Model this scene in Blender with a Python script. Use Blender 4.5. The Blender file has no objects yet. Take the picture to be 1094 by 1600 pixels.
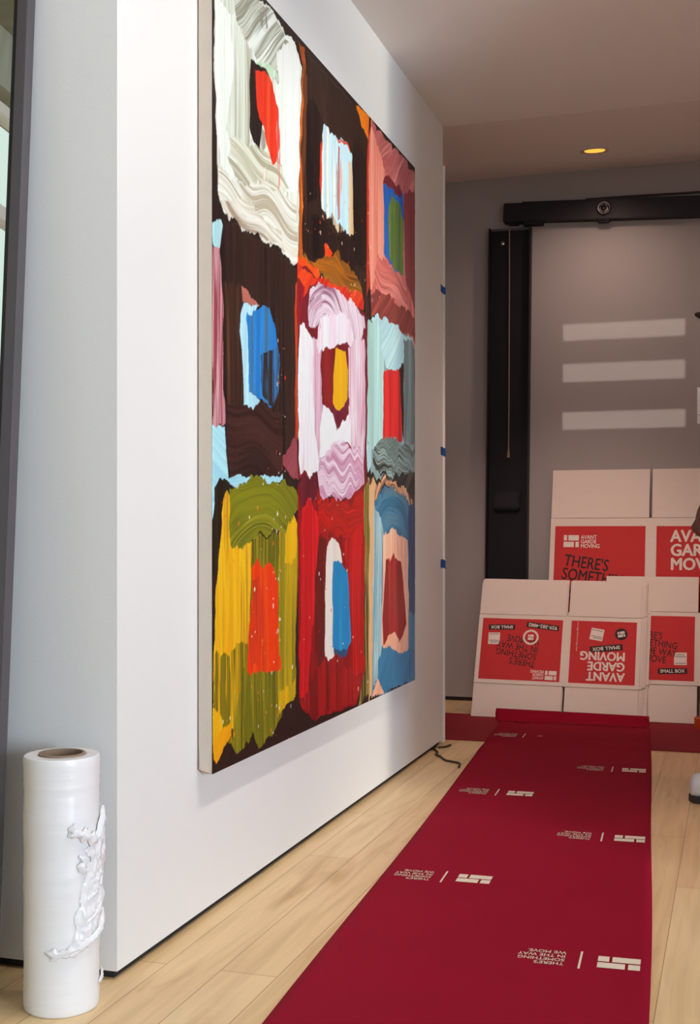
import bpy, bmesh, math, random
import numpy as np
from mathutils import Vector, Matrix, noise as mnoise
random.seed(7); np.random.seed(7)
SC = bpy.context.scene; C = SC.collection
PI = math.pi
# ------------------------------------------------------------------ camera
F_PX, CX, HY, CAM_H = 1900.0, 547.0, 828.0, 0.865      # focal length, centre column, horizon row (1094x1600 frame), lens height
YAW = math.atan(603/F_PX); SN, CS = math.sin(YAW), math.cos(YAW)
cd = bpy.data.cameras.new('camera'); cam = bpy.data.objects.new('camera', cd); C.objects.link(cam)
cd.sensor_fit = 'VERTICAL'; cd.sensor_height = 36; cd.lens = F_PX/1600*36; cd.shift_y = (HY-800)/1600
cd.clip_start = 0.02
cam.location = (0, 0, CAM_H); cam.rotation_euler = (PI/2, 0, YAW)
SC.camera = cam
# ------------------------------------------------------------------ colour management, world
SC.view_settings.view_transform = 'Standard'; SC.view_settings.look = 'None'
SC.view_settings.exposure = 0.25; SC.view_settings.gamma = 1.0; SC.view_settings.use_curve_mapping = False
w = bpy.data.worlds.new('world'); SC.world = w; w.use_nodes = True
w.node_tree.nodes['Background'].inputs[0].default_value = (0.86, 0.93, 0.92, 1); w.node_tree.nodes['Background'].inputs[1].default_value = 1.0
# ------------------------------------------------------------------ daylight and lamps
def area(name, loc, rot, sx, sy, watts, col, spread=180):
    l = bpy.data.lights.new(name, 'AREA'); l.shape = 'RECTANGLE'; l.size = sx; l.size_y = sy; l.energy = watts; l.color = col
    l.spread = math.radians(spread)
    o = bpy.data.objects.new(name, l); C.objects.link(o); o.location = loc; o.rotation_euler = rot; return o
area('window_daylight', (6.95, -2.80, 1.45), (0, PI/2, 0), 2.2, 0.9, 480, (0.60, 0.79, 1.0))            # tall window right of the camera
area('window_daylight', (1.6, -4.52, 1.5), (PI/2, 0, 0), 2.0, 1.8, 15, (0.66, 0.83, 1.0))               # rear window
def spot(name, loc, target, watts, col, size, blend, radius):
    l = bpy.data.lights.new(name, 'SPOT'); l.energy = watts; l.color = col; l.spot_size = math.radians(size); l.spot_blend = blend; l.shadow_soft_size = radius
    o = bpy.data.objects.new(name, l); C.objects.link(o); o.location = loc
    o.rotation_euler = (Vector(target)-Vector(loc)).to_track_quat('-Z', 'Y').to_euler(); return o
for y, ty, wt, sz in ((1.6, 1.85, 20, 110), (2.35, 2.6, 20, 110), (3.05, 3.35, 30, 84)): spot('painting_fill', (-0.15, y, 2.46), (-1.13, ty, 1.25), wt, (1.0, 0.97, 0.93), sz, 1.0, 0.06)   # unseen fill spots added above the frame to brighten the painting wall
spot('floor_fill', (-0.1, 1.95, 2.47), (-0.45, 2.5, 0), 35, (1.0, 0.97, 0.93), 78, 1.0, 0.06)                           # fill spot added above the frame, brightens floor and near runner
spot('box_fill', (-0.5, 3.25, 2.46), (-0.72, 5.75, 0.62), 108, (1.0, 0.75, 0.64), 36, 1.0, 0.05)                                # unseen fill spot added to brighten the stacked boxes
spot('low_sun', (14.0, -7.72, 1.9), (-1.13, 3.75, 1.3), 6600, (1.0, 0.90, 0.77), 14, 0.15, 0.28)                                # low light past the corridor corner: a bright upright band on the painting wall
SUN_P = Vector((-1.4, -14.0, 2.2))
spot('low_sun', SUN_P, (-0.985, -4.5, 1.93), 4600, (1.0, 0.9, 0.8), 3.4, 0.0, 0.006)                     # low light through slots added in the rear wall to shape the stripes
# ------------------------------------------------------------------ materials
def lin(c): 
    f = lambda v: v/12.92 if v <= 0.04045 else ((v+0.055)/1.055)**2.4
    return tuple(f(x/255.0) for x in c)
def nd(nt, t, **kw):
    n = nt.nodes.new(t)
    for k, v in kw.items(): setattr(n, k, v)
    return n
def mat(name, rgb, rough=0.6, metal=0.0, var=0.0, scale=20, bump=0.0, bscale=200, stretch=(1,1,1), emit=None, estr=0, trans=0, spec=0.5, sheen=0):
    m = bpy.data.materials.new(name); m.use_nodes = True; nt = m.node_tree; b = nt.nodes['Principled BSDF']
    col = lin(rgb)+(1,)
    b.inputs['Base Color'].default_value = col; b.inputs['Roughness'].default_value = rough; b.inputs['Metallic'].default_value = metal
    b.inputs['Specular IOR Level'].default_value = spec
    if sheen: b.inputs['Sheen Weight'].default_value = sheen
    if trans: b.inputs['Transmission Weight'].default_value = trans
    if emit: b.inputs['Emission Color'].default_value = lin(emit)+(1,); b.inputs['Emission Strength'].default_value = estr
    tc = nd(nt, 'ShaderNodeTexCoord'); mp = nd(nt, 'ShaderNodeMapping'); mp.inputs['Scale'].default_value = stretch
    nt.links.new(tc.outputs['Object'], mp.inputs['Vector'])
    if var:
        n = nd(nt, 'ShaderNodeTexNoise'); n.inputs['Scale'].default_value = scale; n.inputs['Detail'].default_value = 5
        nt.links.new(mp.outputs[0], n.inputs['Vector'])
        mx = nd(nt, 'ShaderNodeMix', data_type='RGBA'); 
        mx.inputs[6].default_value = tuple(max(0, c*(1-var)) for c in col[:3])+(1,); mx.inputs[7].default_value = tuple(min(1, c*(1+var)) for c in col[:3])+(1,)
        nt.links.new(n.outputs['Fac'], mx.inputs[0]); nt.links.new(mx.outputs[2], b.inputs['Base Color'])
    if bump:
        n2 = nd(nt, 'ShaderNodeTexNoise'); n2.inputs['Scale'].default_value = bscale; n2.inputs['Detail'].default_value = 4
        nt.links.new(mp.outputs[0], n2.inputs['Vector'])
        bp = nd(nt, 'ShaderNodeBump'); bp.inputs['Strength'].default_value = bump; bp.inputs['Distance'].default_value = 0.002
        nt.links.new(n2.outputs['Fac'], bp.inputs['Height']); nt.links.new(bp.outputs[0], b.inputs['Normal'])
    return m
M = dict(
    wall=mat('white_wall_paint', (236,232,229), 0.75, var=0.015, scale=1.5, bump=0.10, bscale=260),
    back=mat('grey_wall_paint', (172,164,162), 0.8, var=0.02, scale=1.2, bump=0.10, bscale=260),
    ceil=mat('ceiling_paint', (243,238,234), 0.85, var=0.015, scale=1.0),
    conc=mat('board_marked_concrete', (150,142,122), 0.9, var=0.35, scale=3.0, bump=0.6, bscale=14, stretch=(1,8,1)),
    reveal=mat('dark_reveal', (40,36,34), 0.8, var=0.2, scale=8),
    linen=mat('raw_linen', (206,192,176), 0.9, var=0.06, scale=30, bump=0.5, bscale=900),
    wood=mat('stretcher_pine', (214,178,150), 0.7, var=0.12, scale=12, stretch=(1,1,12)),
    card=mat('white_cardboard', (236,219,208), 0.85, var=0.03, scale=9, bump=0.08, bscale=120, stretch=(1,1,3)),
    cardedge=mat('cardboard_edge', (176,150,132), 0.9, var=0.12, scale=60),
    red=mat('red_print', (205,44,46), 0.75, var=0.05, scale=20),
    ink=mat('black_ink', (44,28,30), 0.75, var=0.05, scale=20),
    inkw=mat('white_ink', (238,224,214), 0.75, var=0.03, scale=20),
    black=mat('black_steel', (30,25,31), 0.55, var=0.12, scale=6, bump=0.08, bscale=60, spec=0.35),
    blackin=mat('dark_steel_inside', (24,19,24), 0.6, var=0.12, scale=6, spec=0.3),
    chrome=mat('worn_chrome', (205,200,195), 0.18, metal=1.0, var=0.08, scale=30),
    pulley=mat('scratched_dark_steel', (92,86,88), 0.22, metal=1.0, var=0.75, scale=90, bump=0.6, bscale=70),
    runner=mat('crimson_runner_cloth', (152,10,42), 0.8, var=0.10, scale=5, bump=0.35, bscale=700, spec=0.12),
    runner2=mat('dark_red_runner_cloth', (150,36,48), 0.8, var=0.08, scale=5, bump=0.35, bscale=700, spec=0.2),
    rprint=mat('cream_runner_print', (240,225,205), 0.7, var=0.03, scale=20),
    film=mat('white_stretch_film', (240,236,236), 0.28, var=0.02, scale=6, bump=0.12, bscale=25, stretch=(1,1,10)),
    core=mat('cardboard_core', (150,124,104), 0.9, var=0.12, scale=30),
    frame=mat('dark_bronze_frame', (98,92,95), 0.45, metal=0.35, var=0.06, scale=12, spec=0.4),
    framein=mat('black_inner_frame', (30,28,32), 0.4, var=0.08, scale=12),
    mirror=mat('mirror_silver', (235,242,236), 0.01, metal=1.0, var=0.004, scale=1),
    tape=mat('blue_masking_tape', (28,82,150), 0.8, var=0.10, scale=60, bump=0.2, bscale=300),
    guard=mat('white_corner_guard', (232,222,214), 0.55, var=0.03, scale=6),
    cable=mat('brown_cable', (70,48,34), 0.6, var=0.1, scale=20),
    cord=mat('tan_cord', (150,128,104), 0.8, var=0.15, scale=80),
    lens=mat('amber_lamp_lens', (255,200,90), 0.4, var=0.02, scale=20, emit=(255,186,70), estr=1.0),
    fill_lens=mat('fill_lamp_lens', (255,244,228), 0.4, var=0.02, scale=20, emit=(255,240,222), estr=1.2),
    trimw=mat('lamp_trim_white', (214,196,184), 0.5, var=0.02, scale=20),
    skin=mat('brown_skin', (112,70,56), 0.55, var=0.08, scale=25),
    sweater=mat('heather_brown_sweater', (104,80,74), 0.9, var=0.25, scale=60, bump=0.5, bscale=300),
    trousers=mat('dark_work_trousers', (46,44,52), 0.85, var=0.15, scale=40),
    shoe=mat('white_shoe_leather', (226,228,234), 0.5, var=0.03, scale=20),
    sole=mat('dark_shoe_sole', (52,40,40), 0.8, var=0.1, scale=20),
    cap=mat('dark_cap_cloth', (58,44,46), 0.85, var=0.1, scale=40),
    paper=mat('white_paper', (248,244,240), 0.8, var=0.01, scale=20),
    orange=mat('orange_tape', (214,84,20), 0.45, var=0.08, scale=30),
    pane=mat('window_pane', (250,252,255), 0.02, var=0.005, scale=1, trans=1.0),
)
def pane_mat():
    m = M['pane']; nt = m.node_tree; nt.nodes.clear(); o = nd(nt, 'ShaderNodeOutputMaterial'); mx = nd(nt, 'ShaderNodeMixShader'); a = nd(nt, 'ShaderNodeBsdfTransparent'); g = nd(nt, 'ShaderNodeBsdfGlossy')
    a.inputs[0].default_value = (.93, .96, .94, 1); g.inputs['Roughness'].default_value = .01
    mx.inputs[0].default_value = .06; nt.links.new(a.outputs[0], mx.inputs[1]); nt.links.new(g.outputs[0], mx.inputs[2]); nt.links.new(mx.outputs[0], o.inputs[0])
pane_mat()
def floor_mat():
    m = bpy.data.materials.new('maple_floor'); m.use_nodes = True; nt = m.node_tree; b = nt.nodes['Principled BSDF']
    tc = nd(nt, 'ShaderNodeTexCoord'); mp = nd(nt, 'ShaderNodeMapping'); mp.inputs['Rotation'].default_value = (0, 0, PI/2); mp.inputs['Location'].default_value = (0.35, 0.02, 0)
    br = nd(nt, 'ShaderNodeTexBrick'); br.offset = 0.37; br.offset_frequency = 2
    for k, v in (('Scale', 1.0), ('Mortar Size', 0.0011), ('Mortar Smooth', 0.3), ('Bias', 0.0), ('Brick Width', 1.35), ('Row Height', 0.118)): br.inputs[k].default_value = v
    br.inputs['Color1'].default_value = lin((246,214,166))+(1,); br.inputs['Color2'].default_value = lin((236,199,150))+(1,); br.inputs['Mortar'].default_value = lin((186,146,104))+(1,)
    g = nd(nt, 'ShaderNodeTexNoise'); gm = nd(nt, 'ShaderNodeMapping'); gm.inputs['Scale'].default_value = (26, 1.6, 1); g.inputs['Scale'].default_value = 1.5; g.inputs['Detail'].default_value = 7; g.inputs['Distortion'].default_value = 0.6
    g2 = nd(nt, 'ShaderNodeTexNoise'); gm2 = nd(nt, 'ShaderNodeMapping'); gm2.inputs['Scale'].default_value = (6, 0.9, 1); g2.inputs['Scale'].default_value = 1.3; g2.inputs['Detail'].default_value = 4; g2.inputs['Distortion'].default_value = 1.2
    L = nt.links.new
    for a in (mp, gm, gm2): L(tc.outputs['Object'], a.inputs['Vector'])
    L(mp.outputs[0], br.inputs['Vector']); L(gm.outputs[0], g.inputs['Vector']); L(gm2.outputs[0], g2.inputs['Vector'])
    r1 = nd(nt, 'ShaderNodeValToRGB'); r1.color_ramp.elements[0].position = 0.3; r1.color_ramp.elements[0].color = (0.88, 0.84, 0.78, 1); r1.color_ramp.elements[1].position = 0.62; r1.color_ramp.elements[1].color = (1.04, 1.04, 1.04, 1)
    L(g.outputs['Fac'], r1.inputs[0])
    r2 = nd(nt, 'ShaderNodeValToRGB'); r2.color_ramp.elements[0].position = 0.24; r2.color_ramp.elements[0].color = (0.74, 0.65, 0.53, 1); r2.color_ramp.elements[1].position = 0.42; r2.color_ramp.elements[1].color = (1, 1, 1, 1)
    L(g2.outputs['Fac'], r2.inputs[0])
    m1 = nd(nt, 'ShaderNodeMix', data_type='RGBA', blend_type='MULTIPLY'); m1.inputs[0].default_value = 1; L(br.outputs['Color'], m1.inputs[6]); L(r1.outputs[0], m1.inputs[7])
    m2 = nd(nt, 'ShaderNodeMix', data_type='RGBA', blend_type='MULTIPLY'); m2.inputs[0].default_value = 1; L(m1.outputs[2], m2.inputs[6]); L(r2.outputs[0], m2.inputs[7])
    L(m2.outputs[2], b.inputs['Base Color']); b.inputs['Roughness'].default_value = 0.42; b.inputs['Specular IOR Level'].default_value = 0.35
    return m
M['floor'] = floor_mat()
def paint_mat():
    m = bpy.data.materials.new('oil_paint'); m.use_nodes = True; nt = m.node_tree; b = nt.nodes['Principled BSDF']
    a = nd(nt, 'ShaderNodeVertexColor'); a.layer_name = 'pigment'
    nt.links.new(a.outputs['Color'], b.inputs['Base Color']); b.inputs['Roughness'].default_value = 0.42; b.inputs['Specular IOR Level'].default_value = 0.25
    return m
M['paint'] = paint_mat()
# ------------------------------------------------------------------ helpers
def tag(o, label=None, cat=None, group=None, kind=None):
    if label: o['label'] = label
    if cat: o['category'] = cat
    if group: o['group'] = group
    if kind: o['kind'] = kind
    return o
def empty(name, loc=(0,0,0), rot=(0,0,0)):
    o = bpy.data.objects.new(name, None); C.objects.link(o); o.location = loc; o.rotation_euler = rot; o.empty_display_size = 0.05; return o
def obj(name, bm, m, parent=None, smooth=False, mods=None):
    me = bpy.data.meshes.new(name)
    bmesh.ops.recalc_face_normals(bm, faces=bm.faces[:])
    bm.to_mesh(me); bm.free()
    for mm in (m if isinstance(m, (list, tuple)) else [m]): me.materials.append(mm)
    if smooth: 
        for p in me.polygons: p.use_smooth = True
    o = bpy.data.objects.new(name, me); C.objects.link(o)
    if parent: o.parent = parent
    return o
def box(bm, x0, x1, y0, y1, z0, z1, bev=0.0, mi=0, mtx=None):
    t = bmesh.new(); r = bmesh.ops.create_cube(t, size=1)
    bmesh.ops.scale(t, vec=(x1-x0, y1-y0, z1-z0), verts=t.verts); bmesh.ops.translate(t, vec=((x0+x1)/2, (y0+y1)/2, (z0+z1)/2), verts=t.verts)
    if bev: bmesh.ops.bevel(t, geom=t.edges[:], offset=bev, segments=2, affect='EDGES')
    if mtx: bmesh.ops.transform(t, matrix=mtx, verts=t.verts)
    for f in t.faces: f.material_index = mi
    me = bpy.data.meshes.new('tmp'); t.to_mesh(me); t.free(); bm.from_mesh(me); bpy.data.meshes.remove(me)
def B(*a, **k): bm = bmesh.new(); box(bm, *a, **k); return bm
def tube(bm, pts, r, seg=8, cap=True):
    pts = [Vector(p) for p in pts]; rings = []; up = Vector((0,0,1)); n = len(pts)
    for i, p in enumerate(pts):
        d = (pts[min(i+1, n-1)]-pts[max(i-1, 0)]).normalized()
        a = d.cross(up); a = d.cross(Vector((1,0,0))) if a.length < 0.05 else a
        a.normalize(); b2 = d.cross(a); rr = r[i] if isinstance(r, (list, tuple)) else r
        rings.append([bm.verts.new(p+(a*math.cos(t)+b2*math.sin(t))*rr) for t in [2*PI*k/seg for k in range(seg)]])
    for i in range(n-1):
        for k in range(seg): bm.faces.new((rings[i][k], rings[i][(k+1)%seg], rings[i+1][(k+1)%seg], rings[i+1][k]))
    if cap: bm.faces.new(rings[0]); bm.faces.new(rings[-1])
def lathe(bm, prof, seg=48, mi=0, close=False, mtx=None):
    rings = []
    for r, z in prof:
        vs = []
        for k in range(seg):
            v = Vector((r*math.cos(2*PI*k/seg), r*math.sin(2*PI*k/seg), z))
            vs.append(bm.verts.new(mtx @ v if mtx else v))
        rings.append(vs)
    n = len(rings)
    for i in range(n if close else n-1):
        a, b2 = rings[i], rings[(i+1)%n]
        for k in range(seg):
            f = bm.faces.new((a[k], a[(k+1)%seg], b2[(k+1)%seg], b2[k])); f.material_index = mi
def smooth_path(pts, n=8):
    P = [Vector(p) for p in pts]; out = []
    for i in range(len(P)-1):
        p0, p1, p2, p3 = P[max(i-1,0)], P[i], P[i+1], P[min(i+2,len(P)-1)]
        for k in range(n):
            t = k/n; out.append(0.5*((2*p1)+(p2-p0)*t+(2*p0-5*p1+4*p2-p3)*t*t+(3*p1-p0-3*p2+p3)*t**3))
    out.append(P[-1]); return out
_tx = []
def text_mesh(s, size=1.0, bold=0.0, space=1.0, line=1.0):
    """flat lettering as a bmesh, left aligned, first baseline at y=0"""
    cu = bpy.data.curves.new('t', 'FONT'); cu.body = s; cu.size = size; cu.offset = bold; cu.space_character = space; cu.space_line = line; cu.resolution_u = 3
    o = bpy.data.objects.new('t', cu); C.objects.link(o); dg = bpy.context.evaluated_depsgraph_get()
    me = bpy.data.meshes.new_from_object(o.evaluated_get(dg)); bm = bmesh.new(); bm.from_mesh(me)
    bpy.data.objects.remove(o); bpy.data.curves.remove(cu); bpy.data.meshes.remove(me)
    return bm
def add_text(bm, s, x, y, w=None, h=None, rot=0.0, bold=0.012, mi=0, line=0.82, z=0.0, M4=None):
    """lettering fitted to a w x h rectangle whose lower left corner is (x, y), turned about its centre"""
    t = text_mesh(s, 1.0, 0.0, 1.0, line)
    if bold:                                                   # heavier strokes: the outline laid down again, shifted by the weight
        base = t.copy(); me = bpy.data.meshes.new('tmp')
        for kk, (dx, dy) in enumerate(((1,0),(-1,0),(0,.7),(0,-.7),(.7,.5),(-.7,-.5))):
            q = base.copy(); bmesh.ops.translate(q, verts=q.verts, vec=(dx*bold*1.3, dy*bold*1.3, (kk+1)*2e-5/max(w, .01))); q.to_mesh(me); q.free(); t.from_mesh(me)
        base.free(); bpy.data.meshes.remove(me)
    xs = [v.co.x for v in t.verts]; ys = [v.co.y for v in t.verts]
    sx = w/(max(xs)-min(xs)); sy = h/(max(ys)-min(ys)) if h else sx
    hh = (max(ys)-min(ys))*sy
    for v in t.verts: v.co = Vector(((v.co.x-min(xs))*sx-w/2, (v.co.y-min(ys))*sy-hh/2, v.co.z*w))
    mt = Matrix.Translation((x+w/2, y+hh/2, z)) @ Matrix.Rotation(rot, 4, 'Z')
    if M4: mt = M4 @ mt
    bmesh.ops.transform(t, matrix=mt, verts=t.verts)
    for f in t.faces: f.material_index = mi
    me = bpy.data.meshes.new('tmp'); t.to_mesh(me); t.free(); bm.from_mesh(me); bpy.data.meshes.remove(me)
def quad(bm, x0, y0, x1, y1, mi=0, z=0.0, rot=0.0, M4=None):
    cx, cy = (x0+x1)/2, (y0+y1)/2; mt = Matrix.Translation((cx, cy, z)) @ Matrix.Rotation(rot, 4, 'Z')
    if M4: mt = M4 @ mt
    vs = [bm.verts.new(mt @ Vector((a-cx, b2-cy, 0))) for a, b2 in ((x0,y0),(x1,y0),(x1,y1),(x0,y1))]
    f = bm.faces.new(vs); f.material_index = mi
def ring2d(bm, cx, cy, r0, r1, mi=0, z=0.0, seg=32, M4=None):
    P = lambda r, k: (M4 or Matrix()) @ Vector((cx+r*math.cos(2*PI*k/seg), cy+r*math.sin(2*PI*k/seg), z))
    o = [bm.verts.new(P(r1, k)) for k in range(seg)]
    if r0 <= 0: f = bm.faces.new(o); f.material_index = mi; return
    i_ = [bm.verts.new(P(r0, k)) for k in range(seg)]
    for k in range(seg): f = bm.faces.new((i_[k], o[k], o[(k+1)%seg], i_[(k+1)%seg])); f.material_index = mi
# photograph rays, used only to read real positions off known planes
def ray(px, py):
    xc = (px-CX)/F_PX; return (CS*xc-SN, SN*xc+CS, -(py-HY)/F_PX)
def at_floor(px, py, z=0.0):
    r = ray(px, py); k = (z-CAM_H)/r[2]; return Vector((r[0]*k, r[1]*k, z))
def at_x(px, py, X):
    r = ray(px, py); k = X/r[0]; return Vector((X, r[1]*k, CAM_H+r[2]*k))
# ------------------------------------------------------------------ the room
XW, Y0, Y1, YB, ZC, ZB = -1.131, 2.087, 4.806, 6.04, 2.497, 2.632
def struct(name, bm, m, **k): return tag(obj(name, bm, m, **k), kind='structure')
struct('floor', B(-4.3, 7.3, -4.9, 6.4, -0.12, 0.0), M['floor'])
bm = bmesh.new()                                             # ceiling: level over the room, rising a little to the back wall
for x0, x1, pr in ((-3.0, 7.3, [(1.3, ZC), (Y1, ZC), (YB+0.25, ZB+0.025)]),):
    vs = [[bm.verts.new((x, y, z)) for y, z in pr] + [bm.verts.new((x, y, 3.10)) for y, z in reversed(pr)] for x in (x0, x1)]
    n = len(vs[0]); bm.faces.new(vs[0]); bm.faces.new(vs[1])
    for i in range(n): bm.faces.new((vs[0][i], vs[0][(i+1)%n], vs[1][(i+1)%n], vs[1][i]))
ceiling = struct('ceiling', bm, M['ceil'])
bm = B(-2.8, 7.3, -4.9, 1.3, 2.98, 3.10)
for y in (-3.4, -1.9, -0.4): box(bm, -2.6, 7.1, y, y+0.2, 2.88, 2.98)
struct('ceiling_rear', bm, M['conc'])
bm = B(-4.3, XW, Y0, Y1, 0.018, ZC+0.02); struct('wall_left', bm, M['wall'])
struct('baseboard_left', B(-4.3, XW-0.014, Y0+0.014, Y1-0.014, 0.0, 0.022), M['reveal'])
struct('wall_back', B(-4.3, 4.3, YB, YB+0.25, 0.020, 3.10), M['back'])
struct('baseboard_back', B(-4.3, 4.3, YB+0.012, YB+0.2, 0.0, 0.024), M['reveal'])
struct('wall_right', B(1.25, 7.3, 2.15, YB, 0.0, 3.10), M['wall'])
struct('wall_passage', B(-3.0, -2.9, Y1, YB, 0.0, 3.10), M['wall'])
def wall_with_holes(name, axis, at, th, a0, a1, z1, holes, m):
    """a wall along axis with rectangular openings (a0, a1, z0, z1)"""
    bm = bmesh.new(); cuts = sorted({a0, a1, *[h[0] for h in holes], *[h[1] for h in holes]})
    for s, e in zip(cuts, cuts[1:]):
        zz = sorted([(h[2], h[3]) for h in holes if h[0] <= s+1e-6 and h[1] >= e-1e-6]); z = 0.0
        for b0, b1 in zz+[(z1, z1)]:
            if b0 > z+1e-6:
                if axis == 'x': box(bm, s, e, at, at+th, z, b0)
                else: box(bm, at, at+th, s, e, z, b0)
            z = b1
    return struct(name, bm, m)
wall_with_holes('wall_window_right', 'y', 7.1, 0.2, -4.9, 2.2, 3.10, [(-3.65, -2.25, 0.3, 2.6)], M['wall'])
wall_with_holes('wall_window_left', 'y', -2.8, 0.2, -4.9, Y0+0.0, 3.10, [(-0.45, 0.75, 0.3, 2.76)], M['conc'])
YR, SUNX = -4.9, SUN_P
def slot(x0, x1, z0, z1, y=YR+0.1):                          # where the sun's rays to the back wall cross the rear wall
    k = (y-SUN_P.y)/(YB-SUN_P.y); g = lambda a, s: s+(a-s)*k
    return (g(x0, SUN_P.x), g(x1, SUN_P.x), g(z0, SUN_P.z), g(z1, SUN_P.z))
SL = [slot(-0.819, -0.219, 1.793, 1.882), slot(-0.820, -0.219, 1.586, 1.688), slot(-0.822, -0.219, 1.350, 1.453)]
wall_with_holes('wall_rear', 'x', YR, 0.2, -2.8, 7.3, 3.10, SL+[(0.6, 2.6, 0.6, 2.4)], M['wall'])
struct('light_fin', B(7.45, 7.53, -4.2, -2.90, 0.0, 3.1), M['wall'])                     # unseen fin added outside the right window to cut the low light to a band
def window(name, axis, at, a0, a1, z0, z1, bars, transom=None):
    bm = bmesh.new(); t = 0.05
    def bx(u0, u1, b0, b1):
        if axis == 'x': box(bm, u0, u1, at-0.03, at+0.03, b0, b1, 0.004)
        else: box(bm, at-0.03, at+0.03, u0, u1, b0, b1, 0.004)
    bx(a0, a1, z0, z0+t); bx(a0, a1, z1-t, z1); bx(a0, a0+t, z0+t, z1-t); bx(a1-t, a1, z0+t, z1-t)
    for k in range(1, bars): u = a0+(a1-a0)*k/bars; bx(u-0.02, u+0.02, z0+t, z1-t)
    if transom: bx(a0+t, a1-t, transom-.03, transom+.03)
    o = struct(name, bm, M['trimw'])
    bm = bmesh.new()
    if axis == 'x': box(bm, a0+t, a1-t, at-0.004, at+0.004, z0+t, z1-t)
    else: box(bm, at-0.004, at+0.004, a0+t, a1-t, z0+t, z1-t)
    obj('pane', bm, M['pane'], o)
window('window_1', 'y', 7.2, -3.65, -2.25, 0.3, 2.6, 2)
window('window_2', 'y', -2.7, -0.45, 0.75, 0.3, 2.76, 1, 2.34)
window('window_3', 'x', YR+0.1, 0.6, 2.6, 0.6, 2.4, 2)
# ------------------------------------------------------------------ painting
XF = XW+0.036; PY0, PY1, PZ0, PZ1 = 2.449, 4.215, 0.329, 2.160
def vn(x, y, seed=0):                                        # smooth value noise on arrays
    r = np.random.RandomState(seed).rand(256, 256); xi = np.floor(x).astype(int); yi = np.floor(y).astype(int)
    fx = x-xi; fy = y-yi; fx = fx*fx*(3-2*fx); fy = fy*fy*(3-2*fy); a = xi & 255; b = yi & 255; a1 = (a+1) & 255; b1 = (b+1) & 255
    return (r[a,b]*(1-fx)+r[a1,b]*fx)*(1-fy)+(r[a,b1]*(1-fx)+r[a1,b1]*fx)*fy
def inside(px, py, poly):
    res = np.zeros(px.shape, bool); n = len(poly)
    for i in range(n):
        x1, y1 = poly[i]; x2, y2 = poly[(i+1) % n]
        if y1 == y2: continue
        c = ((y1 > py) != (y2 > py)) & (px < (x2-x1)*(py-y1)/(y2-y1)+x1); res ^= c
    return res
OFF = {'A': 0.0, 'B': 350.0, 'C': 720.0}
def cv(crop, pts): return [tuple(at_x(300+x/3.039, OFF[crop]+y/3.039, XF+0.001)[1:3]) for x, y in pts]
K = (0.042, 0.020, 0.016)
STROKES = []
def S(crop, mode, cols, pts, rag=1.0, dry=0.0, k=1.0, cen=None, gain=None): STROKES.append((mode, [tuple(c) for c in cols], cv(crop, pts), rag, dry, k, cen and cv(crop, [cen])[0], gain))
DK, DK2, DK3 = (46,28,24), (30,18,17), (66,42,31)
MINT, MINT2, GREY = (226,234,222), (244,244,236), (186,190,168)
G3 = (1.35, 1.5, 1.55)
# top left: pale frame round a red core
S('A','v',[MINT,MINT2,GREY,MINT],[(105,-240),(105,0),(108,300),(115,600),(120,760),(125,900),(150,1010),(215,1060),(300,1120),(370,1170),(440,1210),(500,1255),(505,1000),(510,800),(512,600),(520,400),(520,290),(470,190),(380,60),(340,10)])
S('A','v',[(206,214,196),(228,234,222),(170,166,140)],[(185,60),(270,140),(285,300),(270,500),(275,680),(200,850),(150,700),(170,300)],dry=.25)
S('A','v',[MINT2,MINT,(236,240,230)],[(108,20),(180,60),(200,300),(160,600),(210,780),(215,860),(150,840),(115,600)],dry=.3)
S('A','d',[(160,156,136),(212,218,202),(132,128,110),(228,234,222)],[(190,-180),(340,20),(400,100),(480,250),(500,420),(420,430),(330,300),(260,220),(200,80)],dry=.2,k=.7)
S('A','v',[MINT,MINT2,(206,222,206)],[(400,260),(470,200),(520,300),(512,600),(505,900),(440,900),(415,700),(420,500)],dry=.2)
S('A','h',[(190,186,160),(226,228,210),(168,160,132)],[(180,640),(270,700),(400,740),(460,880),(400,960),(300,900),(200,850),(160,740)],dry=.3)
S('A','h',[(242,240,230),(214,208,188),(236,236,226),(178,166,142)],[(122,770),(200,880),(300,860),(420,900),(490,960),(502,1255),(440,1210),(370,1170),(300,1120),(215,1060),(150,1010),(128,920)],dry=.1)
S('A','h',[(204,196,174),(236,232,220),(160,140,118)],[(150,960),(240,960),(330,1030),(420,1120),(440,1200),(300,1120),(215,1060),(150,1010)],dry=.4)
S('A','v',[(64,56,50),(150,148,134)],[(322,45),(350,60),(355,110),(335,130),(318,95)],dry=.6)
S('A','v',[(170,205,160),(210,228,205)],[(290,290),(330,300),(400,350),(410,390),(370,385),(310,340)])
S('A','v',[(40,28,25),DK2],[(280,285),(350,335),(375,395),(335,420),(330,640),(320,720),(290,680),(272,600),(270,400)],rag=.5)
S('A','v',[(226,234,222),(150,146,130)],[(332,605),(346,625),(352,690),(340,720),(326,700)],rag=.6)
S('A','v',[(234,58,30),(222,46,26),(240,74,40)],[(300,335),(345,345),(380,400),(398,500),(410,525),(412,700),(400,760),(380,780),(360,700),(340,600),(320,560),(305,500)],rag=.6)
S('A','v',[(206,40,30),(226,200,190)],[(402,560),(415,600),(414,880),(405,900),(402,760)],dry=.55)
S('A','v',[(170,80,60),(226,220,205)],[(225,130),(248,160),(255,210),(232,185)],dry=.5)
S('A','v',[(170,60,50),(226,220,205)],[(330,830),(362,790),(350,850),(335,880)],dry=.55)
S('A','v',[(225,112,24),(190,84,24),(128,66,30)],[(505,205),(540,250),(540,292),(528,500),(518,700),(524,950),(522,1230),(498,1220),(505,900),(512,600),(522,400),(525,290)])
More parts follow.
